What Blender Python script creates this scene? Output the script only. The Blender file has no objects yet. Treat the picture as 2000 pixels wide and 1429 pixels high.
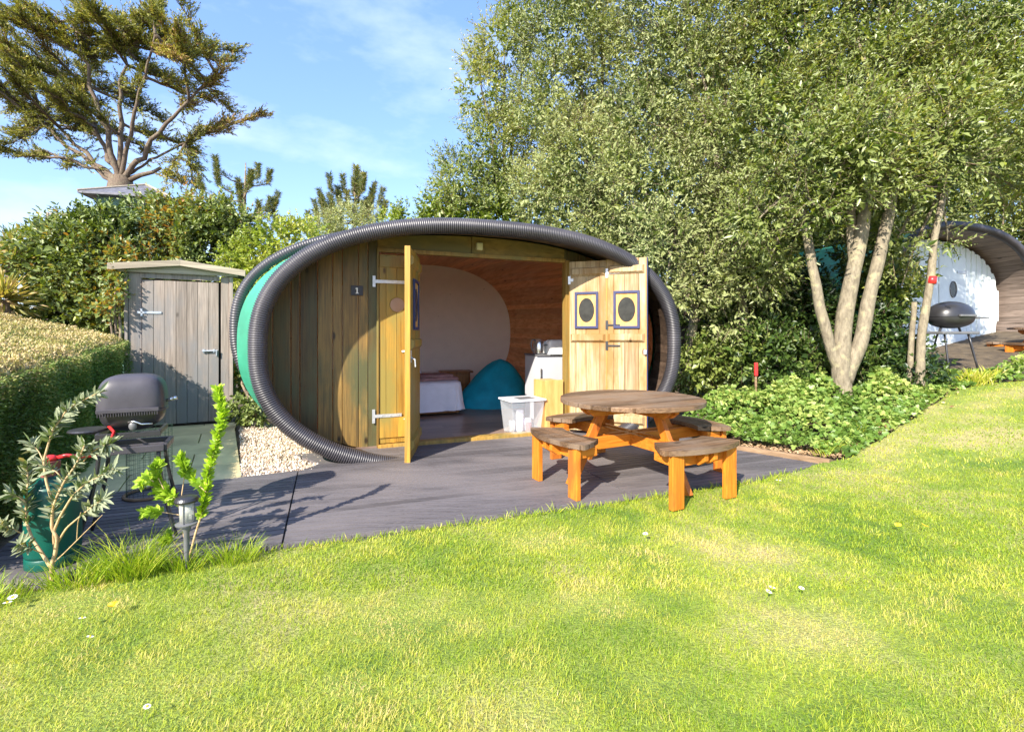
import bpy, math, random
import numpy as np
from mathutils import Matrix, Vector, noise as mnoise

rnd = random.Random(7)
rng = np.random.default_rng(11)
S = bpy.context.scene
COL = S.collection
R = math.radians

# ------------------------------------------------------------------ camera, light, exposure
F, CX, HY, HC = 960.0, 1000.0, 650.0, 1.25
cam = bpy.data.objects.new('camera', bpy.data.cameras.new('camera'))
COL.objects.link(cam)
cam.location = (0, 0, HC)
cam.rotation_euler = (R(90), 0, 0)
cam.data.sensor_width = 36
cam.data.lens = F / 2000 * 36
cam.data.shift_y = -(714.5 - HY) / 2000
cam.data.clip_start = 0.05
cam.data.clip_end = 2000
S.camera = cam

SUN = Vector((-0.71, -1.32, 1.02)).normalized()      # towards the sun
EL = math.asin(SUN.z)
w = bpy.data.worlds.new('World'); S.world = w; w.use_nodes = True
nt = w.node_tree; nt.nodes.clear()
wo = nt.nodes.new('ShaderNodeOutputWorld'); bg = nt.nodes.new('ShaderNodeBackground')
sky = nt.nodes.new('ShaderNodeTexSky'); sky.sky_type = 'NISHITA'; sky.sun_disc = False
sky.sun_elevation = EL; sky.sun_rotation = math.atan2(SUN.x, SUN.y)
sky.air_density = 1.0; sky.dust_density = 0.6; sky.ozone_density = 1.2
tc = nt.nodes.new('ShaderNodeTexCoord')
mp = nt.nodes.new('ShaderNodeMapping'); mp.inputs['Scale'].default_value = (1.6, 2.0, 4.2)
mp.inputs['Rotation'].default_value = (0, R(-14), 0); mp.inputs['Location'].default_value = (3.1, 0.2, 1.3)
nz = nt.nodes.new('ShaderNodeTexNoise'); nz.inputs['Scale'].default_value = 1.7
nz.inputs['Detail'].default_value = 7; nz.inputs['Roughness'].default_value = 0.56
cr = nt.nodes.new('ShaderNodeValToRGB')
cr.color_ramp.elements[0].position = 0.46; cr.color_ramp.elements[0].color = (0, 0, 0, 1)
cr.color_ramp.elements[1].position = 0.74; cr.color_ramp.elements[1].color = (1, 1, 1, 1)
mx = nt.nodes.new('ShaderNodeMix'); mx.data_type = 'RGBA'
L = nt.links
L.new(tc.outputs['Generated'], mp.inputs['Vector']); L.new(mp.outputs[0], nz.inputs['Vector'])
L.new(nz.outputs['Fac'], cr.inputs['Fac'])
ml = nt.nodes.new('ShaderNodeMath'); ml.operation = 'MULTIPLY'; ml.inputs[1].default_value = 0.5
L.new(cr.outputs['Color'], ml.inputs[0]); L.new(ml.outputs[0], mx.inputs['Factor'])
veil = nt.nodes.new('ShaderNodeMix'); veil.data_type = 'RGBA'; veil.inputs['Factor'].default_value = 0.45; veil.inputs['B'].default_value = (0.6, 1.25, 3.6, 1)
L.new(sky.outputs[0], veil.inputs['A']); L.new(veil.outputs['Result'], mx.inputs['A']); mx.inputs['B'].default_value = (3.6, 4.0, 4.5, 1)
L.new(mx.outputs['Result'], bg.inputs['Color']); bg.inputs['Strength'].default_value = 0.15
L.new(bg.outputs[0], wo.inputs['Surface'])
sl = bpy.data.lights.new('sun', 'SUN'); sl.energy = 4.1; sl.angle = R(0.5); sl.color = (1.0, 0.93, 0.82)
sun = bpy.data.objects.new('sun', sl); COL.objects.link(sun)
sun.rotation_euler = SUN.to_track_quat('Z', 'Y').to_euler(); sun.location = (-8, -12, 12)
S.view_settings.view_transform = 'Standard'; S.view_settings.look = 'None'
S.view_settings.gamma = 1; S.view_settings.exposure = 1.45
S.cycles.max_bounces = 12; S.cycles.diffuse_bounces = 8; S.cycles.transparent_max_bounces = 8

# ------------------------------------------------------------------ helpers
def G(X, Y):
    """height of the ground: level round the pod, rising to the right"""
    t = (0.15 * (X - 4.37) + 0.08 * (Y - 6.5) + 0.27) / 0.08
    t = np.clip(t, -30, 30)
    z = 0.08 * np.log1p(np.exp(t))
    return 2.6 * np.tanh(z / 2.6)

def at(px, py, Y):
    """world point seen towards (px,py) of the photograph at depth Y"""
    return np.array([(px - CX) * Y / F, Y, HC + (HY - py) * Y / F])

def gp(px, py):
    lo, hi = 0.5, 40
    for _ in range(50):
        m = (lo + hi) / 2; p = at(px, py, m)
        if p[2] > G(p[0], p[1]): lo = m
        else: hi = m
    return at(px, py, lo)

def tag(o, label=None, cat=None, group=None, kind=None):
    if label: o['label'] = label
    if cat: o['category'] = cat
    if group: o['group'] = group
    if kind: o['kind'] = kind
    return o

def empty(name, loc, rz=0, label=None, cat=None, group=None):
    o = bpy.data.objects.new(name, None); COL.objects.link(o)
    o.location = loc; o.rotation_euler = (0, 0, rz); o.empty_display_size = 0.1
    return tag(o, label, cat, group)

def lmat(o):
    return Matrix.LocRotScale(o.location, o.rotation_euler, None)

class MB:
    def __init__(s): s.v = []; s.f = []; s.t = []; s.n = 0; s.M = None
    def add(s, verts, faces, tint=0.5):
        verts = [Vector(p) for p in verts]
        if s.M is not None: verts = [s.M @ p for p in verts]
        k = s.n; s.v += [tuple(p) for p in verts]; s.f += [tuple(i + k for i in f) for f in faces]
        if np.isscalar(tint): s.t += [tint] * len(verts)
        else: s.t += list(tint)
        s.n += len(verts); return s
    def box(s, c, d, rot=None, tint=None):
        if tint is None: tint = rnd.random()
        x, y, z = d[0] / 2, d[1] / 2, d[2] / 2
        P = [Vector(p) for p in ((-x,-y,-z),(x,-y,-z),(x,y,-z),(-x,y,-z),(-x,-y,z),(x,-y,z),(x,y,z),(-x,y,z))]
        if rot is not None: P = [rot @ p for p in P]
        P = [p + Vector(c) for p in P]
        return s.add(P, [(0,3,2,1),(4,5,6,7),(0,1,5,4),(1,2,6,5),(2,3,7,6),(3,0,4,7)], tint)
    def beam(s, a, b, wd, th, up=(0, 0, 1), tint=None):
        a, b = Vector(a), Vector(b); d = b - a; ln = d.length; d.normalize()
        x = d.cross(Vector(up)).normalized(); y = x.cross(d)
        rot = Matrix((x, d, y)).transposed()
        return s.box((a + b) / 2, (wd, ln, th), rot, tint)
    def prism(s, poly, z0, z1, tint=None, axis='z'):
        if tint is None: tint = rnd.random()
        n = len(poly)
        if n < 3: return s
        ar = sum(poly[i][0] * poly[(i + 1) % n][1] - poly[(i + 1) % n][0] * poly[i][1] for i in range(n))
        if ar < 0: poly = poly[::-1]
        if axis == 'z': V = [(p[0], p[1], z0) for p in poly] + [(p[0], p[1], z1) for p in poly]
        else:           V = [(p[0], z1, p[1]) for p in poly] + [(p[0], z0, p[1]) for p in poly]
        Fc = [tuple(range(n - 1, -1, -1)), tuple(range(n, 2 * n))] + [(i, (i + 1) % n, n + (i + 1) % n, n + i) for i in range(n)]
        return s.add(V, Fc, tint)
    def tube(s, pts, rad, n=8, tint=0.5, closed=False, cap=True):
        P = np.array([list(p) for p in pts], float); m = len(P)
        rad = np.full(m, rad) if np.isscalar(rad) else np.array(rad, float)
        if closed: T = np.roll(P, -1, 0) - np.roll(P, 1, 0)
        else: T = np.gradient(P, axis=0)
        T /= np.linalg.norm(T, axis=1)[:, None] + 1e-12
        u = np.cross(T[0], (0, 0, 1));
        if np.linalg.norm(u) < 1e-3: u = np.cross(T[0], (0, 1, 0))
        u /= np.linalg.norm(u); V = []
        th = np.linspace(0, 2 * math.pi, n, endpoint=False); c, sn = np.cos(th)[:, None], np.sin(th)[:, None]
        for i in range(m):
            u = u - T[i] * np.dot(u, T[i]); u /= np.linalg.norm(u); v = np.cross(T[i], u)
            V.append(P[i] + rad[i] * (c * u + sn * v))
        V = np.concatenate(V); Fc = []
        for i in range(m if closed else m - 1):
            a, b = i * n, ((i + 1) % m) * n
            for j in range(n):
                k = (j + 1) % n; Fc.append((a + j, a + k, b + k, b + j))
        if cap and not closed:
            Fc.append(tuple(range(n - 1, -1, -1))); Fc.append(tuple((m - 1) * n + j for j in range(n)))
        return s.add(V, Fc, tint)
    def lathe(s, prof, c=(0, 0, 0), n=24, tint=0.5, sx=1, sy=1):
        V = []; m = len(prof)
        for r, z in prof:
            for j in range(n):
                a = 2 * math.pi * j / n; V.append((c[0] + sx * r * math.cos(a), c[1] + sy * r * math.sin(a), c[2] + z))
        Fc = [(i*n+j, i*n+(j+1)%n, (i+1)*n+(j+1)%n, (i+1)*n+j) for i in range(m-1) for j in range(n)]
        if prof[0][0] > 1e-4: Fc.append(tuple(range(n - 1, -1, -1)))
        if prof[-1][0] > 1e-4: Fc.append(tuple((m - 1) * n + j for j in range(n)))
        return s.add(V, Fc, tint)
    def build(s, name, mat, parent=None, loc=None, rz=0, smooth=False, bevel=0, world=False, **kw):
        me = bpy.data.meshes.new(name)
        V = s.v
        if world:
            if parent is not None: Mi = lmat(parent).inverted(); V = [tuple(Mi @ Vector(p)) for p in V]
            elif loc is not None: V = [(p[0]-loc[0], p[1]-loc[1], p[2]-loc[2]) for p in V]
        me.from_pydata(V, [], s.f); me.update()
        at_ = me.attributes.new('tint', 'FLOAT', 'POINT'); at_.data.foreach_set('value', np.array(s.t, dtype=np.float32))
        if smooth: me.polygons.foreach_set('use_smooth', [True] * len(me.polygons))
        me.materials.append(mat)
        o = bpy.data.objects.new(name, me); COL.objects.link(o)
        if parent is not None: o.parent = parent
        if loc is not None: o.location = loc
        o.rotation_euler = (0, 0, rz)
        if bevel:
            b = o.modifiers.new('bevel', 'BEVEL'); b.width = bevel; b.segments = 2; b.limit_method = 'ANGLE'
        tag(o, **kw); return o

def np_mesh(name, V, tris, tint, mat, parent=None, loc=None, smooth=False, **kw):
    me = bpy.data.meshes.new(name); V = np.asarray(V, dtype=np.float32); tris = np.asarray(tris, dtype=np.int32)
    if parent is not None:
        Mi = np.array(lmat(parent).inverted(), dtype=np.float32); V = V @ Mi[:3, :3].T + Mi[:3, 3]
    elif loc is not None: V = V - np.array(loc, dtype=np.float32)
    k = tris.shape[1]
    me.vertices.add(len(V)); me.vertices.foreach_set('co', V.ravel())
    me.loops.add(tris.size); me.loops.foreach_set('vertex_index', tris.ravel())
    me.polygons.add(len(tris)); me.polygons.foreach_set('loop_start', np.arange(0, tris.size, k, dtype=np.int32))
    me.polygons.foreach_set('loop_total', np.full(len(tris), k, dtype=np.int32))
    a = me.attributes.new('tint', 'FLOAT', 'POINT'); a.data.foreach_set('value', np.asarray(tint, dtype=np.float32))
    if smooth: me.polygons.foreach_set('use_smooth', np.ones(len(tris), bool))
    me.update(calc_edges=True); me.materials.append(mat)
    o = bpy.data.objects.new(name, me); COL.objects.link(o)
    if parent is not None: o.parent = parent
    if loc is not None and parent is None: o.location = loc
    return tag(o, **kw)

def nrm(a): return a / (np.linalg.norm(a, axis=-1, keepdims=True) + 1e-9)

def leaf_geo(P, D, Ln, Wd, tint, fold=0.25, shape='diamond', curl=0.15):
    """leaves at P, pointing along D, length Ln, half-width Wd"""
    N = len(P); D = nrm(D); r = nrm(rng.normal(size=(N, 3)) * 0.75 + np.array([-0.1, -0.5, 0.9]))
    Sd = nrm(np.cross(D, r)); Up = nrm(np.cross(Sd, D))
    Ln = np.broadcast_to(Ln, (N,))[:, None]; Wd = np.broadcast_to(Wd, (N,))[:, None]
    if shape == 'diamond':
        A = P; B = P + D * Ln * 0.42 + Sd * Wd + Up * Wd * fold
        C = P + D * Ln - Up * Ln * curl; E = P + D * Ln * 0.42 - Sd * Wd + Up * Wd * fold
        V = np.stack([A, B, C, E], 1).reshape(-1, 3)
        i = np.arange(N)[:, None] * 4
        T = np.concatenate([i + np.array([0, 2, 1]), i + np.array([0, 3, 2])], 1).reshape(-1, 3)
        return V, T, np.repeat(tint, 4)
    if shape == 'broad':     # six-point rounded leaf
        q = [(0, 0), (.22, .7), (.55, 1.0), (.85, .5), (1.0, 0)]
        pts = []
        for u, v in q: pts.append(P + D * Ln * u + Sd * Wd * v + Up * (Wd * v * fold - Ln * curl * u * u))
        for u, v in q[1:-1]: pts.append(P + D * Ln * u - Sd * Wd * v + Up * (Wd * v * fold - Ln * curl * u * u))
        V = np.stack(pts, 1).reshape(-1, 3); i = np.arange(N)[:, None] * 8
        T = np.concatenate([i + np.array(t) for t in ((0,4,3),(0,3,2),(0,2,1),(0,5,6),(0,6,7),(0,7,4))], 1).reshape(-1, 3)
        return V, T, np.repeat(tint, 8)
    if shape == 'ivy':       # five lobes
        q = [(0, 0), (-.1, .55), (.25, 1.0), (.42, .52), (.72, .62), (1.15, 0)]
        pts = []
        for u, v in q: pts.append(P + D * Ln * u + Sd * Wd * v + Up * (Wd * v * fold))
        for u, v in q[1:-1]: pts.append(P + D * Ln * u - Sd * Wd * v + Up * (Wd * v * fold))
        V = np.stack(pts, 1).reshape(-1, 3); i = np.arange(N)[:, None] * 10
        T = np.concatenate([i + np.array(t) for t in ((0,2,1),(0,3,2),(0,5,3),(3,5,4),(0,6,7),(0,7,8),(0,8,5),(8,9,5))], 1).reshape(-1, 3)
        return V, T, np.repeat(tint, 10)

def sprigs(P0, D, ln, n, leaf_l, leaf_w, tint, spread=0.9, **kw):
    """n leaves spread along each twig"""
    m = len(P0); D = nrm(D)
    t = (np.arange(n) + rng.random((m, n))) / n
    P = P0[:, None] + D[:, None] * (np.broadcast_to(ln, (m,))[:, None] * t)[..., None]
    rad = nrm(rng.normal(size=(m, n, 3)))
    rad = nrm(rad - (rad * D[:, None]).sum(-1, keepdims=True) * D[:, None])
    dd = nrm(D[:, None] * (0.45 + 0.7 * t)[..., None] + rad * spread)
    s = rng.uniform(0.65, 1.15, m * n)
    ti = (np.repeat(tint, n) + rng.normal(0, 0.16, m * n)).clip(0, 1)
    return leaf_geo(P.reshape(-1, 3), dd.reshape(-1, 3), leaf_l * s, leaf_w * s, ti, **kw)

def merge(parts):
    V = []; T = []; A = []; k = 0
    for v, t, a in parts:
        V.append(v); T.append(t + k); A.append(a); k += len(v)
    return np.concatenate(V), np.concatenate(T), np.concatenate(A)

def twig_strips(P, D, ln):
    return leaf_geo(P, D, ln, .0035, np.full(len(P), .5), fold=0, curl=.04)
def fbm(P, sc, seed=0):
    return np.array([mnoise.fractal(Vector((float(p[0]) * sc + seed, float(p[1]) * sc, float(p[2]) * sc)), 1.0, 2.0, 2) for p in P])

def blob_twigs(blobs, per_m2, gap=-0.28, gsc=1.3, inner=0.55, seed=0, up=0.3, out=0.9, rnd_=0.5):
    """twig starts and directions over the shells of a crown's blobs (cx,cy,cz,rx,ry,rz)"""
    PP = []; DD = []; TT = []
    for b in blobs:
        c = np.array(b[:3]); r = np.array(b[3:6])
        n = int(per_m2 * 4 * math.pi * (r[0]*r[1]*r[2]) ** (2/3))
        d = nrm(rng.normal(size=(n, 3)))
        q = rng.uniform(inner, 1.0, n) ** 0.7
        p = c + d * r * q[:, None]
        g = fbm(p, gsc, seed)
        k = g > gap
        p, d, g, q = p[k], d[k], g[k], q[k]
        PP.append(p); DD.append(nrm(nrm(d / r) * out + np.array([0, -0.15, up]) + rng.normal(size=p.shape) * rnd_))
        TT.append(0.5 + 0.7 * fbm(p, 0.7, seed + 31) + (b[6] if len(b) > 6 else 0))
    return np.concatenate(PP), np.concatenate(DD), np.concatenate(TT).clip(0, 1)

# ------------------------------------------------------------------ materials
MATS = {}
def nodes(name):
    m = bpy.data.materials.new(name); m.use_nodes = True
    t = m.node_tree; b = t.nodes['Principled BSDF']; return m, t, b

def ramp(t, fac, stops):
    r = t.nodes.new('ShaderNodeValToRGB'); e = r.color_ramp.elements
    while len(e) < len(stops): e.new(0.5)
    for el, (p, c) in zip(e, stops): el.position = p; el.color = (*c, 1)
    t.links.new(fac, r.inputs['Fac']); return r.outputs['Color']

def tnoise(t, scale, detail=3, rough=0.55, mapscale=None, coord='Object', dist=0.0):
    c = t.nodes.new('ShaderNodeTexCoord'); n = t.nodes.new('ShaderNodeTexNoise')
    n.inputs['Scale'].default_value = scale; n.inputs['Detail'].default_value = detail
    n.inputs['Roughness'].default_value = rough; n.inputs['Distortion'].default_value = dist
    if mapscale:
        m = t.nodes.new('ShaderNodeMapping'); m.inputs['Scale'].default_value = mapscale
        t.links.new(c.outputs[coord], m.inputs['Vector']); t.links.new(m.outputs[0], n.inputs['Vector'])
    else: t.links.new(c.outputs[coord], n.inputs['Vector'])
    return n.outputs['Fac']

def mixc(t, fac, a, b, mode='MIX'):
    m = t.nodes.new('ShaderNodeMix'); m.data_type = 'RGBA'; m.blend_type = mode
    for k, v in (('Factor', fac), ('A', a), ('B', b)):
        if isinstance(v, (int, float)): m.inputs[k].default_value = v
        elif isinstance(v, tuple): m.inputs[k].default_value = (*v, 1)
        else: t.links.new(v, m.inputs[k])
    return m.outputs['Result']

def tint_of(t):
    a = t.nodes.new('ShaderNodeAttribute'); a.attribute_name = 'tint'; return a.outputs['Fac']

def add_bump(t, b, h, strength=0.3, dist=0.01):
    n = t.nodes.new('ShaderNodeBump'); n.inputs['Strength'].default_value = strength; n.inputs['Distance'].default_value = dist
    t.links.new(h, n.inputs['Height']); t.links.new(n.outputs[0], b.inputs['Normal'])

def plain(name, col, rough=0.6, metal=0, var=0.12, scale=6, bump=0.15, spec=0.5, coat=0):
    m, t, b = nodes(name)
    f = tnoise(t, scale, 4)
    lo = tuple(c * (1 - var) for c in col); hi = tuple(min(1, c * (1 + var)) for c in col)
    t.links.new(ramp(t, f, [(0.35, lo), (0.65, hi)]), b.inputs['Base Color'])
    b.inputs['Roughness'].default_value = rough; b.inputs['Metallic'].default_value = metal
    b.inputs['Specular IOR Level'].default_value = spec; b.inputs['Coat Weight'].default_value = coat
    if bump: add_bump(t, b, tnoise(t, scale * 12, 3), bump, 0.002)
    return m

def wood(name, dark, light, grain=(1, 1, 0.08), scale=30, rough=0.6, knots=True, stain=None, stain_s=2.2, tvar=0.45, bump=0.25, spec=0.3, knotcol=None):
    """timber: grain stretched along one axis, per-board tint, knots, weather stains"""
    m, t, b = nodes(name)
    ti = tint_of(t)
    g = tnoise(t, scale, 5, 0.6, grain, dist=0.6)
    # shift the grain per board
    c = ramp(t, g, [(0.30, dark), (0.70, light)])
    mt = t.nodes.new('ShaderNodeMapRange'); mt.inputs['To Min'].default_value = 1 - tvar; mt.inputs['To Max'].default_value = 1 + tvar * 0.6
    t.links.new(ti, mt.inputs['Value'])
    vm = t.nodes.new('ShaderNodeVectorMath'); vm.operation = 'SCALE'
    t.links.new(c, vm.inputs[0]); t.links.new(mt.outputs[0], vm.inputs['Scale']); c = vm.outputs[0]
    if stain:
        s = tnoise(t, stain_s, 4, 0.6, tuple(0.35 + 0.65 * x for x in grain))
        f = ramp(t, s, [(0.45, (0, 0, 0)), (0.62, (1, 1, 1))])
        c = mixc(t, f, c, stain)
    if knots:
        co = t.nodes.new('ShaderNodeTexCoord'); mm = t.nodes.new('ShaderNodeMapping'); mm.inputs['Scale'].default_value = tuple(1 if x > .5 else .45 for x in grain)
        vo = t.nodes.new('ShaderNodeTexVoronoi'); vo.inputs['Scale'].default_value = 4.2
        t.links.new(co.outputs['Object'], mm.inputs[0]); t.links.new(mm.outputs[0], vo.inputs['Vector'])
        f = ramp(t, vo.outputs['Distance'], [(0.05, (1, 1, 1)), (0.10, (0, 0, 0))])
        c = mixc(t, f, c, knotcol or tuple(x * 0.35 for x in dark))
    t.links.new(c, b.inputs['Base Color']); b.inputs['Roughness'].default_value = rough
    b.inputs['Specular IOR Level'].default_value = spec
    add_bump(t, b, g, bump, 0.004)
    return m

def foliage(name, stops, rough=0.45, trans=0.3, under=None, spec=0.4):
    m, t, b = nodes(name); ti = tint_of(t)
    c = ramp(t, ti, stops)
    if under:
        g = t.nodes.new('ShaderNodeNewGeometry'); c = mixc(t, g.outputs['Backfacing'], c, under)
    t.links.new(c, b.inputs['Base Color']); b.inputs['Roughness'].default_value = rough; b.inputs['Specular IOR Level'].default_value = spec
    tr = t.nodes.new('ShaderNodeBsdfTranslucent'); ms = t.nodes.new('ShaderNodeMixShader'); ms.inputs[0].default_value = trans
    h = t.nodes.new('ShaderNodeVectorMath'); h.operation = 'MULTIPLY'; h.inputs[1].default_value = (1.3, 1.35, 0.5)
    t.links.new(c, h.inputs[0]); t.links.new(h.outputs[0], tr.inputs['Color'])
    out = t.nodes['Material Output']
    t.links.new(b.outputs[0], ms.inputs[1]); t.links.new(tr.outputs[0], ms.inputs[2]); t.links.new(ms.outputs[0], out.inputs['Surface'])
    return m

def glass(name, col=(0.9, 0.95, 0.95), rough=0.05, alpha=0.25):
    m, t, b = nodes(name)
    b.inputs['Base Color'].default_value = (*col, 1); b.inputs['Roughness'].default_value = rough
    tr = t.nodes.new('ShaderNodeBsdfTransparent'); ms = t.nodes.new('ShaderNodeMixShader'); ms.inputs[0].default_value = alpha
    t.links.new(tr.outputs[0], ms.inputs[1]); t.links.new(b.outputs[0], ms.inputs[2]); t.links.new(ms.outputs[0], t.nodes['Material Output'].inputs['Surface'])
    return m

M = dict(
  ring=plain('black_ribbed_plastic', (0.050, 0.046, 0.052), 0.42, var=0.25, scale=3, bump=0, spec=0.6),
  tarp=plain('green_tarpaulin', (0.05, 0.32, 0.19), 0.4, var=0.2, scale=2.0, bump=0.25, spec=0.6),
  front=wood('stained_front_boards', (0.080, 0.050, 0.018), (0.28, 0.17, 0.045), (1, 1, 0.04), 48, 0.5, stain=(0.085, 0.085, 0.035), stain_s=2.6, tvar=0.55, spec=0.4),
  door_out=wood('yellow_stained_door', (0.24, 0.125, 0.02), (0.52, 0.28, 0.04), (1, 1, 0.04), 48, 0.45, stain=(0.26, 0.20, 0.05), stain_s=2.6, tvar=0.25, spec=0.4),
  door_in=wood('pale_pine_door', (0.27, 0.155, 0.060), (0.58, 0.45, 0.265), (1, 1, 0.04), 44, 0.55, stain=(0.31, 0.17, 0.055), stain_s=3.4, tvar=0.35),
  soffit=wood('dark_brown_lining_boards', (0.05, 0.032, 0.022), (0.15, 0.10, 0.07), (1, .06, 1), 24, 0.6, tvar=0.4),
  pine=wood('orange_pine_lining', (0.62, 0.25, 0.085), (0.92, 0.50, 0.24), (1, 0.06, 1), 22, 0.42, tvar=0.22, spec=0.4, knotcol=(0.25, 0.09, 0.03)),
  floor=wood('laminate_floor', (0.15, 0.10, 0.08), (0.34, 0.24, 0.19), (0.06, 1, 1), 26, 0.32, knots=False, tvar=0.3, spec=0.5),
  plaster=plain('cream_back_wall', (0.93, 0.86, 0.78), 0.8, var=0.02, bump=0.05),
  shed=wood('grey_weathered_boards', (0.20, 0.16, 0.130), (0.43, 0.35, 0.29), (1, 1, 0.04), 46, 0.75, stain=(0.22, 0.21, 0.205), stain_s=2.2, tvar=0.28),
  shedtrim=wood('weathered_trim', (0.28, 0.23, 0.17), (0.50, 0.42, 0.30), (0.05, 1, 1), 24, 0.75, tvar=0.2),
  felt=plain('roof_felt', (0.10, 0.10, 0.09), 0.9, scale=20),
  deck=wood('grey_deck_boards', (0.078, 0.070, 0.073), (0.160, 0.145, 0.148), (0.04, 1, 1), 70, 0.6, knots=False, stain=(0.17, 0.15, 0.148), stain_s=1.6, tvar=0.32, bump=0.4, spec=0.35),
  orange=wood('orange_treated_timber', (0.50, 0.135, 0.010), (0.82, 0.28, 0.03), (1, 1, 0.06), 52, 0.45, tvar=0.26, stain=(0.42, 0.12, 0.02), stain_s=5, spec=0.35, knotcol=(0.25, 0.06, 0.01)),
  orangeh=wood('orange_treated_rails', (0.46, 0.125, 0.010), (0.76, 0.255, 0.03), (0.06, 0.4, 1), 52, 0.42, tvar=0.18, spec=0.35, knotcol=(0.25, 0.06, 0.01)),
  top=wood('weathered_brown_tabletop', (0.060, 0.032, 0.018), (0.25, 0.15, 0.082), (0.035, 1, 1), 70, 0.5, tvar=0.5, stain=(0.20, 0.14, 0.095), stain_s=5, bump=0.5),
  kerb=wood('brown_kerb_timber', (0.14, 0.085, 0.045), (0.33, 0.22, 0.13), (0.2, 0.2, 1), 24, 0.8, tvar=0.2),
  slab=plain('sandstone_slab', (0.58, 0.47, 0.25), 0.8, var=0.22, scale=2.2, bump=0.2),
  stone=plain('gravel_stone', (0.62, 0.50, 0.38), 0.85, var=0.3, scale=30, bump=0),
  steel=plain('galvanised_steel', (0.60, 0.62, 0.64), 0.4, 0.6, scale=20),
  blackmetal=plain('black_enamel', (0.028, 0.027, 0.030), 0.35, scale=10, bump=0.05, spec=0.6),
  greylid=plain('dusty_dark_grey_lid', (0.062, 0.057, 0.066), 0.42, var=0.2, scale=5, bump=0.03, spec=0.4),
  chrome=plain('brushed_metal', (0.75, 0.75, 0.73), 0.25, 0.9, scale=30, bump=0),
  navy=plain('navy_paint', (0.025, 0.03, 0.10), 0.45, scale=15),
  white=plain('white_linen', (0.86, 0.84, 0.90), 0.85, var=0.04, scale=8, bump=0.1),
  blanket=plain('mauve_blanket', (0.36, 0.20, 0.19), 0.95, var=0.2, scale=12, bump=0.3),
  teal=plain('turquoise_beanbag_cloth', (0.0, 0.33, 0.46), 0.7, var=0.15, scale=4, bump=0.15),
  fridge=plain('silver_grey_fridge', (0.50, 0.50, 0.52), 0.35, var=0.04, scale=4, bump=0, spec=0.5),
  brown=wood('brown_nightstand_wood', (0.24, 0.10, 0.03), (0.44, 0.20, 0.06), (1, .1, .1), 24, 0.4, tvar=0.2),
  light=wood('pale_pine_board', (0.50, 0.23, 0.06), (0.78, 0.46, 0.16), (1, 1, 0.18), 9, 0.5, tvar=0.1),
  gas=plain('green_gas_bottle_paint', (0.002, 0.085, 0.062), 0.4, var=0.12, scale=6, bump=0.05, spec=0.5),
  red=plain('red_plastic', (0.62, 0.03, 0.03), 0.35, scale=10, bump=0),
  rust=plain('dull_maroon_cap', (0.22, 0.07, 0.055), 0.6, var=0.3, scale=14),
  wire=plain('green_coated_wire', (0.02, 0.05, 0.03), 0.5, bump=0),
  greyplastic=plain('grey_plastic', (0.14, 0.14, 0.145), 0.45, scale=8, bump=0.05),
  cream=plain('cream_plastic', (0.62, 0.58, 0.33), 0.5, bump=0),
  dark=plain('dark_glass', (0.028, 0.028, 0.024), 0.22, var=0.3, scale=14, bump=0, spec=0.35),
  clear=glass('clear_plastic', (0.80, 0.82, 0.86), 0.12, 0.26),
  pane=glass('lantern_glass', (0.7, 0.7, 0.62), 0.05, 0.45),
  whiteboards=plain('white_painted_boards', (0.74, 0.80, 0.80), 0.55, var=0.05, scale=5),
  slate=plain('slate_roof', (0.13, 0.13, 0.15), 0.6, var=0.3, scale=7),
  greenwall=plain('pale_green_wall', (0.10, 0.20, 0.15), 0.7, var=0.2, scale=3),
)
# bark
def bark(name, a, b_, lichen=(0.42, 0.40, 0.22), sc=9, amt=0.62):
    m, t, b = nodes(name)
    c = ramp(t, tnoise(t, sc * 3, 6, 0.6, (1, 1, 0.35)), [(0.3, a), (0.7, b_)])
    f = ramp(t, tnoise(t, sc * 0.9, 4), [(amt - 0.1, (0, 0, 0)), (amt, (1, 1, 1))])
    c = mixc(t, f, c, lichen); t.links.new(c, b.inputs['Base Color']); b.inputs['Roughness'].default_value = 0.85
    add_bump(t, b, tnoise(t, sc * 4, 5, 0.6, (1, 1, 0.4)), 0.6, 0.02); return m
M['bark'] = bark('pale_grey_bark', (0.13, 0.105, 0.070), (0.30, 0.25, 0.17), (0.31, 0.27, 0.16), amt=.66)
M['barkdark'] = bark('brown_bark', (0.10, 0.07, 0.045), (0.30, 0.22, 0.15), (0.30, 0.26, 0.15))
M['cybark'] = bark('dark_cypress_bark', (0.07, 0.05, 0.035), (0.20, 0.145, 0.10), (0.17, 0.14, 0.09))
M['twig'] = plain('green_brown_stem', (0.34, 0.24, 0.12), 0.7, var=0.2, scale=30, bump=0)
# leaves
M['oak'] = foliage('olive_green_leaves', [(0.0, (0.025, 0.050, 0.012)), (0.28, (0.085, 0.135, 0.018)), (0.52, (0.21, 0.27, 0.032)), (0.75, (0.40, 0.40, 0.075)), (1.0, (0.62, 0.54, 0.22))], 0.34, 0.30, under=(0.24, 0.28, 0.085), spec=0.55)
M['silver'] = foliage('silvery_new_leaves', [(0.0, (0.06, 0.09, 0.03)), (0.35, (0.15, 0.20, 0.035)), (0.65, (0.35, 0.37, 0.10)), (1.0, (0.64, 0.60, 0.32))], 0.45, 0.25, under=(0.30, 0.33, 0.13))
M['laurel'] = foliage('glossy_laurel_leaves', [(0.0, (0.035, 0.06, 0.010)), (0.40, (0.12, 0.17, 0.025)), (0.7, (0.28, 0.31, 0.045)), (0.85, (0.44, 0.34, 0.06)), (1.0, (0.50, 0.23, 0.05))], 0.38, 0.28, under=(0.20, 0.25, 0.07), spec=0.5)
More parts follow.
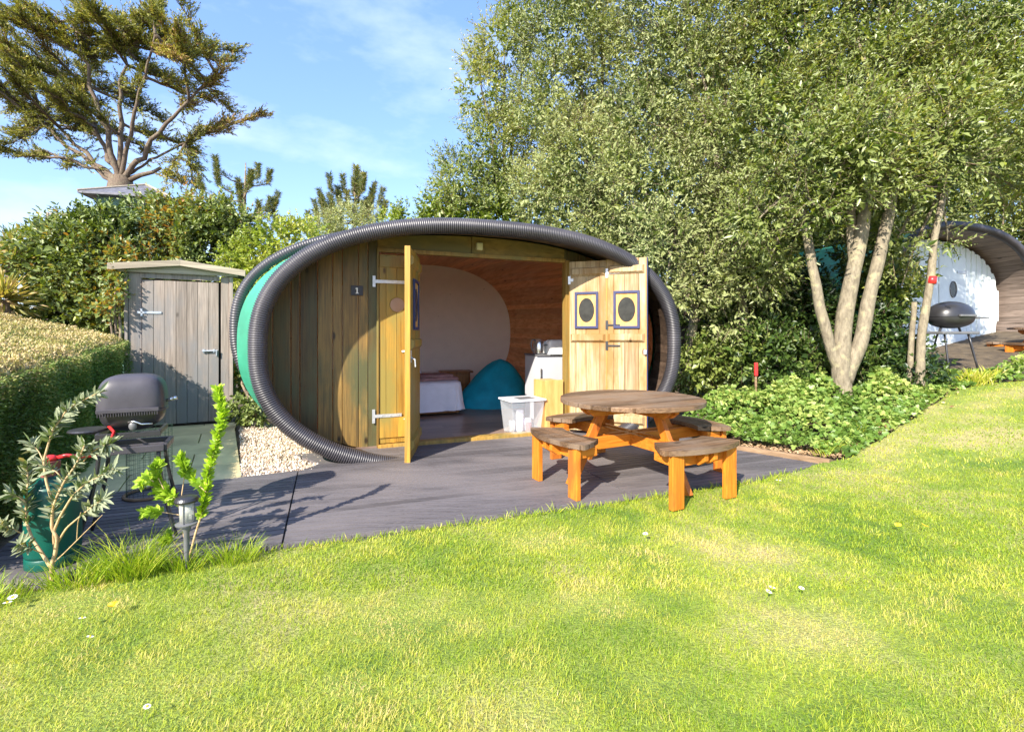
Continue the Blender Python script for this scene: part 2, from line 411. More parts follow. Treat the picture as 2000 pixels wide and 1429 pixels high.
M['lime'] = foliage('yellow_green_leaves', [(0.0, (0.12, 0.17, 0.02)), (0.5, (0.30, 0.36, 0.04)), (1.0, (0.52, 0.50, 0.14))], 0.4, 0.35)
M['fresh'] = foliage('bright_spring_leaves', [(0.0, (0.20, 0.34, 0.02)), (1.0, (0.50, 0.66, 0.06))], 0.45, 0.4)
M['grey'] = foliage('grey_green_felted_leaves', [(0.0, (0.09, 0.14, 0.055)), (0.7, (0.24, 0.29, 0.13)), (1.0, (0.50, 0.38, 0.17))], 0.7, 0.2, under=(0.28, 0.31, 0.19))
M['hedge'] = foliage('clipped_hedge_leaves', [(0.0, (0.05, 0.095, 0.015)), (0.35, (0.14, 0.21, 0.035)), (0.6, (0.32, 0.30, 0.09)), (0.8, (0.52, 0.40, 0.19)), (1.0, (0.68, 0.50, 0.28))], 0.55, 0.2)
M['ivy'] = foliage('ivy_leaves', [(0.0, (0.05, 0.10, 0.02)), (0.5, (0.16, 0.27, 0.045)), (1.0, (0.50, 0.55, 0.16))], 0.42, 0.3, spec=0.45)
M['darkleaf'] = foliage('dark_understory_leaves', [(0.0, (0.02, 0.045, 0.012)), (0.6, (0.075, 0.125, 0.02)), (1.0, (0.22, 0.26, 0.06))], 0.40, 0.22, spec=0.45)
M['cypress'] = foliage('cypress_foliage', [(0.0, (0.06, 0.07, 0.02)), (0.5, (0.21, 0.22, 0.035)), (0.85, (0.42, 0.38, 0.06)), (1.0, (0.34, 0.19, 0.08))], 0.6, 0.2)
M['pineneedle'] = foliage('blue_green_needles', [(0.0, (0.08, 0.12, 0.045)), (0.5, (0.22, 0.26, 0.08)), (1.0, (0.48, 0.40, 0.12))], 0.5, 0.2)
M['palm'] = foliage('yellowing_sword_leaves', [(0.0, (0.14, 0.16, 0.03)), (0.6, (0.42, 0.36, 0.08)), (1.0, (0.66, 0.46, 0.22))], 0.5, 0.3)
M['grass'] = foliage('grass_blades', [(0.0, (0.09, 0.20, 0.010)), (0.30, (0.25, 0.36, 0.018)), (0.58, (0.47, 0.50, 0.045)), (0.82, (0.66, 0.56, 0.16)), (1.0, (0.74, 0.54, 0.30))], 0.5, 0.35)
M['litter'] = foliage('dry_brown_leaves', [(0.0, (0.20, 0.11, 0.05)), (1.0, (0.55, 0.38, 0.22))], 0.8, 0.1)

def ground_mat():
    m, t, b = nodes('soil_and_litter')
    c = ramp(t, tnoise(t, 6, 6, 0.65), [(0.3, (0.045, 0.032, 0.020)), (0.6, (0.13, 0.095, 0.055)), (0.8, (0.24, 0.17, 0.10))])
    t.links.new(c, b.inputs['Base Color']); b.inputs['Roughness'].default_value = 0.95
    add_bump(t, b, tnoise(t, 30, 5), 0.6, 0.03); return m
def lawn_mat():
    m, t, b = nodes('lawn_turf')
    c = ramp(t, tnoise(t, 1.1, 5, 0.6), [(0.36, (0.13, 0.21, 0.025)), (0.5, (0.26, 0.32, 0.05)), (0.66, (0.44, 0.38, 0.16))])
    c2 = ramp(t, tnoise(t, 60, 4, 0.7), [(0.3, (0.55, 0.55, 0.55)), (0.7, (1.2, 1.2, 1.1))])
    c = mixc(t, 1.0, c, c2, 'MULTIPLY')
    t.links.new(c, b.inputs['Base Color']); b.inputs['Roughness'].default_value = 0.9
    add_bump(t, b, tnoise(t, 90, 4), 0.7, 0.02); return m
M['ground'] = ground_mat(); M['lawn'] = lawn_mat()

# ------------------------------------------------------------------ ground, lawn, paving
def grid_sheet(name, xs, ys, off, mat, keep=None, **kw):
    X, Y = np.meshgrid(xs, ys); Z = G(X, Y) + off
    V = np.stack([X, Y, Z], -1).reshape(-1, 3); nx = len(xs)
    i = (np.arange(len(ys) - 1)[:, None] * nx + np.arange(nx - 1)[None]).ravel()
    Q = np.stack([i, i + 1, i + nx + 1, i + nx], 1)
    return np_mesh(name, V, Q, np.full(len(V), .5), mat, smooth=True, kind='structure', **kw)
xs = np.concatenate([np.linspace(-300, -10, 20), np.linspace(-9.5, 16, 103), np.linspace(18, 300, 20)])
ys = np.concatenate([np.linspace(-60, -2, 10), np.linspace(-1.5, 18, 79), np.linspace(20, 400, 24)])
grid_sheet('ground', xs, ys, -0.05, M['ground'])

edge = [(-6.0, 1.2), (-2.9, 2.15), (-2.35, 2.42), (-1.51, 2.79), (1.19, 3.80), (2.1, 4.17)]
edge += [tuple(gp(*p)[:2]) for p in ((1590, 906), (1650, 893), (1705, 864), (1765, 826), (1822, 788), (1862, 760), (1920, 748), (1998, 742))]
ex = [p[0] for p in edge] + [12, 30]; ey = [p[1] for p in edge] + [edge[-1][1] + .4, edge[-1][1] + 2]
ye = lambda x: np.interp(x, ex, ey)
nx_, ny_ = 260, 90
gx = np.linspace(-6, 12, nx_); tt = np.linspace(0, 1, ny_)
X = np.broadcast_to(gx, (ny_, nx_)); Y = -2 + (ye(gx)[None] + 2 + 0.02 * np.sin(gx * 9)[None]) * tt[:, None]
V = np.stack([X, Y, G(X, Y) - 0.012], -1).reshape(-1, 3)
i = (np.arange(ny_ - 1)[:, None] * nx_ + np.arange(nx_ - 1)[None]).ravel()
np_mesh('lawn', V, np.stack([i, i + 1, i + nx_ + 1, i + nx_], 1), np.full(len(V), .5), M['lawn'], smooth=True, kind='structure')

def grass(n, ymin, ymax, ln, wd, seed):
    X = rng.uniform(-1.25, 1.3, n); Y = rng.uniform(ymin, ymax, n) ; X = X * Y
    yl = ye(X) + rng.normal(0, 0.015, n)
    k = (Y < yl); X, Y = X[k], Y[k]; m = len(X)
    P = np.stack([X, Y, G(X, Y) - 0.014], 1)
    pat = np.array([mnoise.fractal(Vector((x * .9 + 5, y * 1.5, 0)), 1, 2, 3) for x, y in zip(X[::1], Y[::1])])
    pat2 = np.array([mnoise.noise(Vector((x * 5.5, y * 5.5, 3))) for x, y in zip(X, Y)])
    # a few worn straw-coloured patches
    worn = np.zeros(m)
    for (a, b_, r) in [(gp(230, 1370)[0], gp(230, 1370)[1], .26), (gp(670, 1335)[0], gp(670, 1335)[1], .07), (gp(1175, 1185)[0], gp(1175, 1185)[1], .12),
                       (gp(130, 1175)[0], gp(130, 1175)[1], .16), (gp(1480, 1080)[0], gp(1480, 1080)[1], .3), (gp(1280, 1330)[0], gp(1280, 1330)[1], .1), (gp(1600, 1230)[0], gp(1600, 1230)[1], .25),
                       (gp(1060, 1400)[0], gp(1060, 1400)[1], .13), (gp(1030, 1052)[0], gp(1030, 1052)[1], .14), (gp(1830, 790)[0], gp(1830, 790)[1], .4), (gp(800, 1200)[0], gp(800, 1200)[1], .2)]:
        worn = np.maximum(worn, np.exp(-(((X - a) / (1.5 * r)) ** 2 + ((Y - b_) / r) ** 2)) * .8)
    ti = (0.42 + 0.30 * pat + 0.30 * pat2 + worn * 0.36 + rng.normal(0, 0.13, m)).clip(0, 1)
    L_ = ln * rng.uniform(0.45, 1.15, m) * (1 - 0.55 * worn) * (1 + 0.35 * pat2)
    az = rng.uniform(0, 2 * math.pi, m); tl = rng.uniform(0.1, 1.7, m)
    D = np.stack([np.cos(az) * tl, np.sin(az) * tl, np.ones(m)], 1); D = nrm(D)
    Sd = nrm(np.stack([-np.sin(az + rng.normal(0, .8, m)), np.cos(az), np.zeros(m)], 1))
    W = (wd * rng.uniform(.6, 1.2, m))[:, None]; L3 = L_[:, None]
    A = P - Sd * W; B = P + Sd * W; C = P + D * L3 * .6 + Sd * W * .7; E_ = P + D * L3 * .6 - Sd * W * .7
    T_ = P + D * L3 + nrm(D * np.array([1, 1, 0]) + 1e-6) * L3 * .25
    V = np.stack([A, B, C, E_, T_], 1).reshape(-1, 3); i = np.arange(m)[:, None] * 5
    T = np.concatenate([i + np.array(q) for q in ((0, 1, 2), (0, 2, 3), (3, 2, 4))], 1).reshape(-1, 3)
    return V, T, np.repeat(ti, 5)
g = merge([grass(120000, 1.15, 2.4, .026, .0012, 0), grass(170000, 2.4, 4.3, .028, .0019, 1), grass(110000, 4.3, 9.0, .034, .0036, 2)])
tag(np_mesh('lawn_grass', *g, M['grass']), 'short sunlit lawn grass with straw coloured worn patches', 'grass', kind='stuff')

def tuft(cx, cy, r, n, ln, seed, wd=.0017, tint=.16):
    a = rng.uniform(0, 2 * math.pi, n); q = np.sqrt(rng.random(n)) * r
    X = cx + q * np.cos(a); Y = cy + q * np.sin(a) * .6
    P = np.stack([X, Y, G(X, Y) - .01], 1); L_ = ln * rng.uniform(.4, 1.1, n)[:, None]
    D = nrm(np.stack([np.cos(a) * .35 + rng.normal(0, .25, n), np.sin(a) * .3 + rng.normal(0, .2, n), np.ones(n)], 1))
    Sd = nrm(np.cross(D, rng.normal(size=(n, 3)))); out = nrm(D * np.array([1, 1, .0]) + 1e-6)
    pts = []
    for u, ww, bb in ((0, 1, 0), (.35, 1, .03), (.7, .75, .12)):
        c = P + D * L_ * u + out * L_ * bb; pts += [c - Sd * wd * ww, c + Sd * wd * ww]
    pts.append(P + D * L_ * .96 + out * L_ * .30)
    V = np.stack(pts, 1).reshape(-1, 3); i = np.arange(n)[:, None] * 7
    T = np.concatenate([i + np.array(q_) for q_ in ((0,1,3),(0,3,2),(2,3,5),(2,5,4),(4,5,6))], 1).reshape(-1, 3)
    return V, T, np.repeat((tint + np.abs(rng.normal(0, .22, n))).clip(0, 1), 7)
tp = [tuft(-2.02, 2.57, .17, 420, .19, 0), tuft(-1.97, 2.6, .10, 90, .27, 9), tuft(-1.76, 2.63, .10, 200, .13, 1), tuft(-1.55, 2.73, .13, 260, .13, 2), tuft(-2.5, 2.32, .2, 300, .10, 3), tuft(-2.2, 2.47, .14, 220, .14, 4)]
for k in range(46):     # ragged fringe where the lawn meets the deck
    x = -1.4 + k * .085; tp.append(tuft(x, float(ye(x)) - .01, .05, 22, rnd.uniform(.03, .075), k, .002, .2))
for k in range(14):
    p = gp(1850 + rnd.uniform(0, 90), 748 + rnd.uniform(-8, 2)); tp.append(tuft(p[0], p[1], .12, 26, .22, k, .006, .45))
for k in range(60):
    p = gp(1620 + (q_ := rnd.uniform(0, 230)), 895 - q_ * .60 - rnd.uniform(0, 8)); tp.append(tuft(p[0], p[1] + .1, .08, 16, .14, k, .003, .35))
tag(np_mesh('long_grass', *merge(tp), M['grass']), 'long ragged grass along the edge of the deck and the shrub bank', 'grass', kind='stuff')

def clip_half(poly, a, b, c):     # keep a x + b y <= c
    out = []
    for i in range(len(poly)):
        p, q = poly[i], poly[(i + 1) % len(poly)]; dp = a*p[0]+b*p[1]-c; dq = a*q[0]+b*q[1]-c
        if dp <= 0: out.append(p)
        if dp * dq < 0: t = dp / (dp - dq); out.append((p[0] + t*(q[0]-p[0]), p[1] + t*(q[1]-p[1])))
    return out
def boards(mb, poly, ang, width, gap, z0, z1, joint=None, tint=None):
    c, s = math.cos(ang), math.sin(ang)
    P = [(c*x + s*y, -s*x + c*y) for x, y in poly]
    q0 = min(p[1] for p in P); q1 = max(p[1] for p in P); q = q0; k = 0
    while q < q1:
        st = clip_half(clip_half(P, 0, -1, -q), 0, 1, q + width - gap)
        segs = [st]
        if joint and len(st) > 2:
            cuts = joint(k); segs = []; lo = -99
            for cu in list(cuts) + [99]:
                segs.append(clip_half(clip_half(st, -1, 0, -lo), 1, 0, cu - gap)); lo = cu
        for sg in segs:
            if len(sg) > 2:
                mb.prism([(c*x - s*y, s*x + c*y) for x, y in sg], z0, z1, rnd.random() if tint is None else tint)
        q += width; k += 1

# ------------------------------------------------------------------ frame of the main pod
A0 = R(20.35); E2 = np.array([math.cos(A0), math.sin(A0)]); M2 = np.array([-math.sin(A0), math.cos(A0)])
PC = np.array([-0.157, 5.3127])
def pw(u, v): return tuple(PC + E2 * u + M2 * v)

deckpoly = [(-3.42, 3.72), (-1.9, 4.50), (-1.85, 4.72), pw(-2.05, .50), pw(2.25, .60), (2.446, 5.217), (2.96, 4.69), (2.1, 4.25), (1.19, 3.88), (-1.51, 2.86), (-2.35, 2.5), (-2.78, 2.5)]
mb = MB()
mb.M = None
boards(mb, deckpoly, R(20.5), 0.072, 0.012, -0.03, 0.0, joint=lambda k: (-.25, 2.2))
deck = mb.build('deck', M['deck'], bevel=0.002, kind='structure')
deck.location.z = 0
mb = MB(); mb.prism([(x * .995, y * .995 + .01) for x, y in deckpoly], -0.06, -0.034, .3)
mb.build('deck_base', M['felt'], kind='structure')

slabpoly = [(-3.46, 3.72), (-2.36, 4.29), (-3.66, 6.49), (-3.90, 6.98), (-5.1, 6.4), (-4.9, 5.6), (-4.1, 4.7)]
mb = MB(); boards(mb, slabpoly, R(29.5), 0.6, 0.01, -0.045, -0.012, joint=lambda k: [-2.6 + .9*j - (k % 2) * .45 for j in range(6)])
mb.build('paving', M['slab'], bevel=0.003, kind='structure')

# gravel
gpoly = [(-2.36, 4.29), (-1.84, 4.52), (-1.80, 5.0), (-2.3, 6.3), (-3.0, 7.0), (-3.66, 6.6)]
def inside(poly, x, y):
    r = np.zeros(len(x), bool); j = len(poly) - 1
    for i in range(len(poly)):
        xi, yi = poly[i]; xj, yj = poly[j]
        r ^= ((yi > y) != (yj > y)) & (x < (xj - xi) * (y - yi) / (yj - yi + 1e-12) + xi); j = i
    return r
n = 12000; X = rng.uniform(-3.8, -1.7, n); Y = rng.uniform(4.2, 7.1, n); k = inside(gpoly, X, Y); X, Y = X[k], Y[k]; n = len(X)
oct_ = np.array([(1,0,0),(-1,0,0),(0,1,0),(0,-1,0),(0,0,1),(0,0,-1)], float)
of = np.array([(0,2,4),(2,1,4),(1,3,4),(3,0,4),(2,0,5),(1,2,5),(3,1,5),(0,3,5)])
P = np.stack([X, Y, -.03 + rng.uniform(0, .02, n)], 1)
a = rng.uniform(0, 6.28, n); sz = rng.uniform(.007, .016, n)
O = oct_[None] * sz[:, None, None] * rng.uniform(.6, 1.3, (n, 1, 3)) + rng.normal(0, .002, (n, 6, 3))
ca, sa = np.cos(a)[:, None], np.sin(a)[:, None]
O = np.stack([O[..., 0]*ca - O[..., 1]*sa, O[..., 0]*sa + O[..., 1]*ca, O[..., 2]], -1)
V = (P[:, None] + O).reshape(-1, 3); T = (np.arange(n)[:, None, None] * 6 + of[None]).reshape(-1, 3)
gm, t, b = nodes('gravel'); t.links.new(ramp(t, tint_of(t), [(0, (0.28, .20, .14)), (.5, (.58, .46, .34)), (1, (.82, .76, .66))]), b.inputs['Base Color']); b.inputs['Roughness'].default_value = .8
tag(np_mesh('gravel', V, T, np.repeat(rng.random(n), 6), gm), 'pale pebble gravel beside the green pod and paving', 'gravel', kind='stuff')
mb = MB(); mb.prism([(x, y) for x, y in gpoly], -.05, -.03, .5); mb.build('gravel_bed', M['stone'], kind='structure')

# timber edging at the right end of the deck
k1 = MB(); k1.beam((2.40, 5.30, .0), (3.04, 4.70, .0), .05, .09, tint=.6)
o = k1.build('timber_edging', M['kerb'], bevel=.006); tag(o, 'brown timber edging board along the right end of the deck', 'edging')

# ------------------------------------------------------------------ pod builder
def se(A_, B_, cz, n, th):
    c, s = math.cos(th), math.sin(th)
    return A_ * math.copysign(abs(c) ** (2 / n), c), cz + B_ * math.copysign(abs(s) ** (2 / n), s)
SEC = [(0, 2.30, 1.25, 1.10), (.5, 2.47, 1.31, 1.12), (.9, 2.63, 1.35, 1.14), (1.5, 2.68, 1.38, 1.16), (2.2, 2.58, 1.42, 1.18), (3.4, 2.28, 1.44, 1.22), (4.5, 1.85, 1.39, 1.25), (4.75, 1.80, 1.37, 1.25)]
def sec(v): return [np.interp(v, [s[0] for s in SEC], [s[k] for s in SEC]) for k in (1, 2, 3)]
NE = 2.45
def shell(mb, v0, v1, nv, inset, nth=160, boards_=False, th0=0, th1=2 * math.pi, thick=0.0, n=NE):
    vs = np.linspace(v0, v1, nv)
    # even spacing round the outline
    tt = np.linspace(th0, th1, 2000); pts = np.array([se(2.3, 1.25, 1.1, n, a) for a in tt])
    dl = np.concatenate([[0], np.cumsum(np.linalg.norm(np.diff(pts, axis=0), axis=1))])
    th = np.interp(np.linspace(0, dl[-1], nth + 1), dl, tt)
    for j in range(nth):
        ti = rnd.random(); cols = []
        for a in (th[j], th[j + 1]):
            cols.append([])
            for v in vs:
                A_, B_, cz = sec(v); u, z = se(A_ - inset, B_ - inset, cz, n, a); cols[-1].append((u, v, z))
        if boards_:   # each board a shade apart, a groove between boards
            c0, c1 = np.array(cols[0]), np.array(cols[1]); g = (c1 - c0)
            cen = np.array([0, 0, 1.15]); outn = nrm((c0 + c1) / 2 * np.array([1, 0, 1]) - cen * np.array([1, 0, 1]))
            a0 = c0 + g * .03; a1 = c1 - g * .03
            rows = [c0 + outn * .006, a0, a1, c1 + outn * .006]
            V = np.concatenate(rows); m = len(vs); Fc = []
            for r_ in range(3):
                for i in range(m - 1): Fc.append((r_*m+i, r_*m+i+1, (r_+1)*m+i+1, (r_+1)*m+i))
            mb.add(V, Fc, ti)
        else:
            m = len(vs); V = cols[0] + cols[1]
            mb.add(V, [(i, i + 1, m + i + 1, m + i) for i in range(m - 1)], .5)
def ring_tube(mb, v, A_, B_, cz, r, pitch=.021, amp=.007, sides=16, th0=0, th1=2*math.pi, n=NE):
    tt = np.linspace(th0, th1, 4000); pts = np.array([se(A_, B_, cz, n, a) for a in tt])
    dl = np.concatenate([[0], np.cumsum(np.linalg.norm(np.diff(pts, axis=0), axis=1))])
    N = int(dl[-1] / pitch) * 4; s = np.linspace(0, dl[-1], N + 1)
    P = np.stack([np.interp(s, dl, pts[:, 0]), np.full(N + 1, v), np.interp(s, dl, pts[:, 1])], 1)
    ph = np.arange(N + 1) % 4; rr = r + amp * np.array([0, 1, 1, -.6])[ph] * 1.0
    closed = th1 - th0 > 6.28
    if closed: P = P[:-1]; rr = rr[:-1]
    mb.tube(P, rr, sides, closed=closed, tint=.5)

def top_of(u, v, inset=.06):
    A_, B_, cz = sec(v); A_ -= inset; B_ -= inset; x = min(1, abs(u) / A_)
    h = B_ * (1 - x ** NE) ** (1 / NE); return cz - h, cz + h

pod = empty('camping_pod', (PC[0], PC[1], 0), A0, 'main oval camping pod with black ribbed rim, green cover and open doors', 'camping pod')
mb = MB(); ring_tube(mb, 0, 2.32, 1.27, 1.11, .079); mb.build('front_rim', M['ring'], pod, smooth=True)
mb = MB(); ring_tube(mb, 1.5, 2.74, 1.31, 1.30, .058, .03, .005, 12, .02, math.pi + .30); mb.build('rear_rim', M['ring'], pod, smooth=True)
mb = MB(); shell(mb, 0.0, 4.7, 22, 0.0, 180); mb.build('cover', M['tarp'], pod, smooth=False)
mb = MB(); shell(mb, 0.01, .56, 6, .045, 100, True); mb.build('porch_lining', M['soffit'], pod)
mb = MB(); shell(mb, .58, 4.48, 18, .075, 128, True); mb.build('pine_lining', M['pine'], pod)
# closing wall at the back
def oval(mb, v, th_, inset, flip=False, n=120, d=.02):
    A_, B_, cz = sec(v); P = [se(A_ - inset, B_ - inset, cz, NE, 2*math.pi*k/n) for k in range(n)]
    mb.prism(P, v, v + d, .5, axis='y')
mb = MB(); oval(mb, 4.47, 0, .07); mb.build('back_wall', M['plaster'], pod, bevel=0)
mb = MB(); oval(mb, 4.69, 0, .01); mb.build('outer_back_wall', M['front'], pod)
# floor
A_, B_, cz = sec(2)
def hw(v, z):
    A_, B_, cz = sec(v); A_ -= .07; B_ -= .07; return A_ * (1 - min(1, abs((z - cz) / B_)) ** NE) ** (1 / NE)
P = [(hw(v, .03) + .02, v) for v in np.linspace(.50, 4.46, 14)]; P = P + [(-x, v) for x, v in P[::-1]]
mb = MB(); boards(mb, P, 0, .19, .0015, -.02, .018, joint=lambda k: [(-1, .4, 1.6), (-.3, 1.1), (-1.5, 0, .9)][k % 3]); mb.build('floor', M['floor'], pod)

WM = Matrix.Translation((0, .552, 0)) @ Matrix.Rotation(R(1.25), 4, 'Z')      # wall frame: x along, y into the pod, z up
DL, DR, DT = -1.21, 1.085, 2.145
mb = MB(); mb.M = WM; u = -2.36; wd = [.115, .17, .085, .17, .15, .095, .165, .10, .17, .13]; k = 0
edges = []; right = False
while u < 2.36:
    w_ = wd[k % len(wd)]; edges.append((u, min(u + w_, 2.37))); u += w_; k += 1
for (a, b_) in edges:
    for (p, q) in ([(a, b_)] if (b_ <= DL or a >= DR) else [(a, min(b_, DL)), (max(a, DR), b_)]):
        if q - p < .012 or (p >= DL and q <= DR): continue
        p2, q2 = p + .003, q - .003; N_ = 5
        us = np.linspace(p2, q2, N_); pl = [(x, max(-.03, top_of(x, .55)[0])) for x in us] + [(x, top_of(x, .55)[1]) for x in us[::-1]]
        if p > 0 and not right: mb.build('front_wall', M['front'], pod, bevel=.004); mb = MB(); mb.M = WM; right = True
        mb.prism(pl, -.012, .02, rnd.random() * (1 if p < 0 else .5), axis='y')
mb.build('front_wall', M['front'], pod, bevel=.004)
mb = MB(); mb.M = WM
for (p, q) in ((DL, -.14), (-.135, .02), (.024, DR)):
    us = np.linspace(p, q, 14); mb.prism([(x, DT + .035) for x in us] + [(x, top_of(x, .55)[1]) for x in us[::-1]], -.010 - (.012 if p == -.135 else 0), .02, rnd.random()*.6, axis='y')
M['header'] = wood('header_board', (0.16, 0.10, 0.025), (0.36, 0.24, 0.07), (.2, 1, .6), 34, .6, stain=(0.16, 0.13, 0.05), tvar=.3)
mb.build('header_board', M['header'], pod, bevel=.003)
mb = MB(); mb.M = WM
mb.box((DL + .0, .0, 1.07), (.022, .075, 2.14), tint=.2); mb.box((DR + .02, -.02, 1.08), (.062, .10, 2.16), tint=.35)
mb.box(((DL + DR) / 2, -.005, DT + .012), (DR - DL + .02, .07, .044), tint=.4)
mb.box(((DL + DR) / 2 + .22, -.025, .012), (DR - DL - .42, .13, .05), tint=.85)
mb.box((DL + .22, -.02, .012), (.44, .1, .04), tint=.7)
M['frame'] = wood('door_frame_timber', (0.22, 0.12, 0.025), (0.48, 0.29, 0.07), (1, 1, .06), 24, .5, tvar=.5, stain=(.2, .16, .05))
mb.build('door_frame', M['frame'], pod, bevel=.004)
mb = MB(); mb.M = WM; mb.box((-.055, -.045, 2.262), (.075, .05, .085), tint=.5); mb.build('sensor_box', M['cream'], pod, bevel=.008)
# number plate
npm = MB(); npm.M = WM; nx0, nz0 = -1.425, 1.705
npm.box((nx0, -.019, nz0), (.125, .012, .105)); plate = npm.build('number_plate', plain('dark_plate', (.018, .013, .013), .4, bump=0), pod, bevel=.002)
m1 = MB(); m1.M = WM
m1.box((nx0, -.027, nz0), (.013, .004, .056)); m1.box((nx0, -.0275, nz0 - .029), (.032, .005, .007))
m1.box((nx0 - .009, -.0275, nz0 + .0225), (.018, .005, .008), rot=Matrix.Rotation(R(-35), 3, 'Y'))
m1.build('numeral', plain('white_numeral', (.85, .85, .8), .5, bump=0), pod if False else plate)

def strap_hinge(mb, x, z, ln, y=-.03, side=1, h=.12, w_=.035):
    mb.box((x, y, z), (.03, .008, h), tint=.6)
    mb.box((x + side * ln / 2, y - .001, z), (ln, .007, w_), tint=.7)
    for k in range(3): mb.box((x + side * ln * (.3 + .3 * k), y - .006, z), (.010, .008, .010), tint=.3)
# leaf 1: shut in the wall plane
def planks(mb, w_, h, n, y0, y1, z0=0):
    e = np.cumsum([0] + [1 + .35 * ((k * 7) % 3 - 1) for k in range(n)]); e = e / e[-1] * w_
    for k in range(n): mb.box(((e[k] + e[k+1]) / 2, (y0 + y1) / 2, z0 + h / 2), (e[k+1] - e[k] - .003, abs(y1 - y0), h))
mb = MB(); mb.M = WM @ Matrix.Translation((DL + .016, 0, .04)); planks(mb, .418, 2.07, 4, -.020, .012)
mb.box((.209, -.026, 1.99), (.41, .016, .12), tint=.2); mb.box((.209, -.026, .17), (.41, .016, .22), tint=.8)
leaf1 = mb.build('door', M['door_out'], pod, bevel=.003, label='shut outer leaf of the left door with a round blank window')
mb = MB(); mb.M = WM
strap_hinge(mb, DL - .04, 1.81, .36, -.034); mb.build('hinge', M['steel'], leaf1)
mb = MB(); mb.M = WM
strap_hinge(mb, DL - .045, .345, .30, -.036, h=.15); mb.build('hinge', M['steel'], leaf1)
mb = MB(); mb.M = WM; mb.tube([(DL + .325, -.05, .03), (DL + .325, -.05, .31)], .014, 10); mb.box((DL + .325, -.034, .2), (.06, .01, .2)); mb.box((DL + .30, -.06, .30), (.05, .012, .012))
mb.build('bolt', plain('white_bolt', (.75, .74, .70), .4, .3, bump=0), leaf1)
mb = MB(); mb.M = WM; mb.M = WM @ Matrix.Translation((DL + .212, -.019, 1.56)) @ Matrix.Rotation(R(90), 4, 'X')
mb.lathe([(.078, -.004), (.078, .004), (.0, .005)], n=32); mb.build('window', plain('pinkish_pane', (.30, .20, .16), .3, bump=0), leaf1)
mb = MB(); mb.M = mb.M = WM @ Matrix.Translation((DL + .212, -.019, 1.56)) @ Matrix.Rotation(R(90), 4, 'X')
mb.tube([(.082*math.cos(a), .082*math.sin(a), .002) for a in np.linspace(0, 2*math.pi, 32, endpoint=False)], .005, 6, closed=True); mb.build('window_ring', M['frame'], leaf1)

def open_leaf(name, base, ang, w_, h, inn, z0, label, wins=(), hinge_x=None, mat_in='door_in', rim=None, nb=3):
    """one open leaf: x along, inner face on side inn (+1/-1 of y)"""
    ROT = Matrix.Translation((base[0], base[1], z0)) @ Matrix.Rotation(ang, 4, 'Z')
    mb = MB(); mb.M = ROT; planks(mb, w_, h, nb, 0, inn * .028)
    body = mb.build(name, M[mat_in], pod, bevel=.003, label=label)
    mb = MB(); mb.M = ROT; mb.box((w_ / 2, -inn * .006, h / 2), (w_ - .004, .012, h - .006), tint=.6)
    mb.box((-.002, inn*.010, h/2), (.006, .045, h - .004), tint=.6); mb.box((w_ + .004, inn * .010, h / 2), (.012, .050, h + .004), tint=.9)
    mb.build('outer_face', M['door_out'], body)
    mb = MB(); mb.M = ROT; M3 = ROT
    for zc in (.16, h * .545, h - .135):       # chamfered ledges
        x0, x1 = .012, w_ - .012; hh = .055
        for s_ in (1,):
            y0, y1 = inn * .028, inn * .060
            V = [(x0, y0, zc-hh), (x1, y0, zc-hh), (x1, y0, zc+hh), (x0, y0, zc+hh), (x0+.03, y1, zc-hh+.03), (x1-.03, y1, zc-hh+.03), (x1-.03, y1, zc+hh-.012), (x0+.03, y1, zc+hh-.012)]
            mb = MB(); mb.M = ROT; mb.add(V, [(4,5,6,7), (0,1,5,4), (1,2,6,5), (2,3,7,6), (3,0,4,7)], .55)
            mb.build('ledge', M[mat_in], body, bevel=.002)
    for (wx, wz, ww, wh) in wins:
        mb = MB(); mb.M = ROT; y = inn * .040; t_ = .030
        mb.box((wx, y, wz + wh/2 - t_/2), (ww, .024, t_)); mb.box((wx, y, wz - wh/2 + t_/2), (ww, .024, t_))
        mb.box((wx - ww/2 + t_/2, y, wz), (t_, .023, wh - 2*t_)); mb.box((wx + ww/2 - t_/2, y, wz), (t_, .023, wh - 2*t_))
        fr = mb.build('window_frame', M['navy'], body, bevel=.002)
        mb = MB(); mb.M = ROT; mb.box((wx, inn * .032, wz), (ww - 2*t_, .008, wh - 2*t_), tint=.9); mb.build('window_panel', M['light'], body)
        mb = MB(); mb.M = ROT @ Matrix.Translation((wx, inn * .037, wz)) @ Matrix.Rotation(R(90), 4, 'X')
        mb.lathe([(1.0, -.003), (1.0, .003), (0, .0035)], n=40, sx=ww*.33, sy=wh*.33); mb.build('window_pane', M['dark'], body, smooth=False)
    return body, ROT
# leaf 2: swung out towards the camera, hinged to leaf 1
HB = (-.782, .515)
l2, RT = open_leaf('door', HB, math.atan2(-.732, -.218), .765, 2.10, 1, -.01, 'narrow open leaf standing out from the wall, seen nearly edge on', wins=((.36, 1.55, .36, .52),), mat_in='door_out', nb=4)
mb = MB(); mb.M = RT
mb.box((.784, .010, 1.05), (.014, .055, 2.10), tint=.95); mb.build('edge_board', M['door_out'], l2, bevel=.004)
mb = MB(); mb.M = RT; mb.box((.70, -.016, 1.04), (.04, .01, .14)); mb.tube([(.70, -.02, 1.08), (.70, -.05, 1.08), (.62, -.055, 1.06)], .008, 8); mb.tube([(.72, .035, 1.02), (.74, .075, 1.0), (.74, .08, .93)], .007, 8); mb.box((.72, .034, 1.03), (.035, .01, .12))
mb.build('handle', M['steel'], l2)
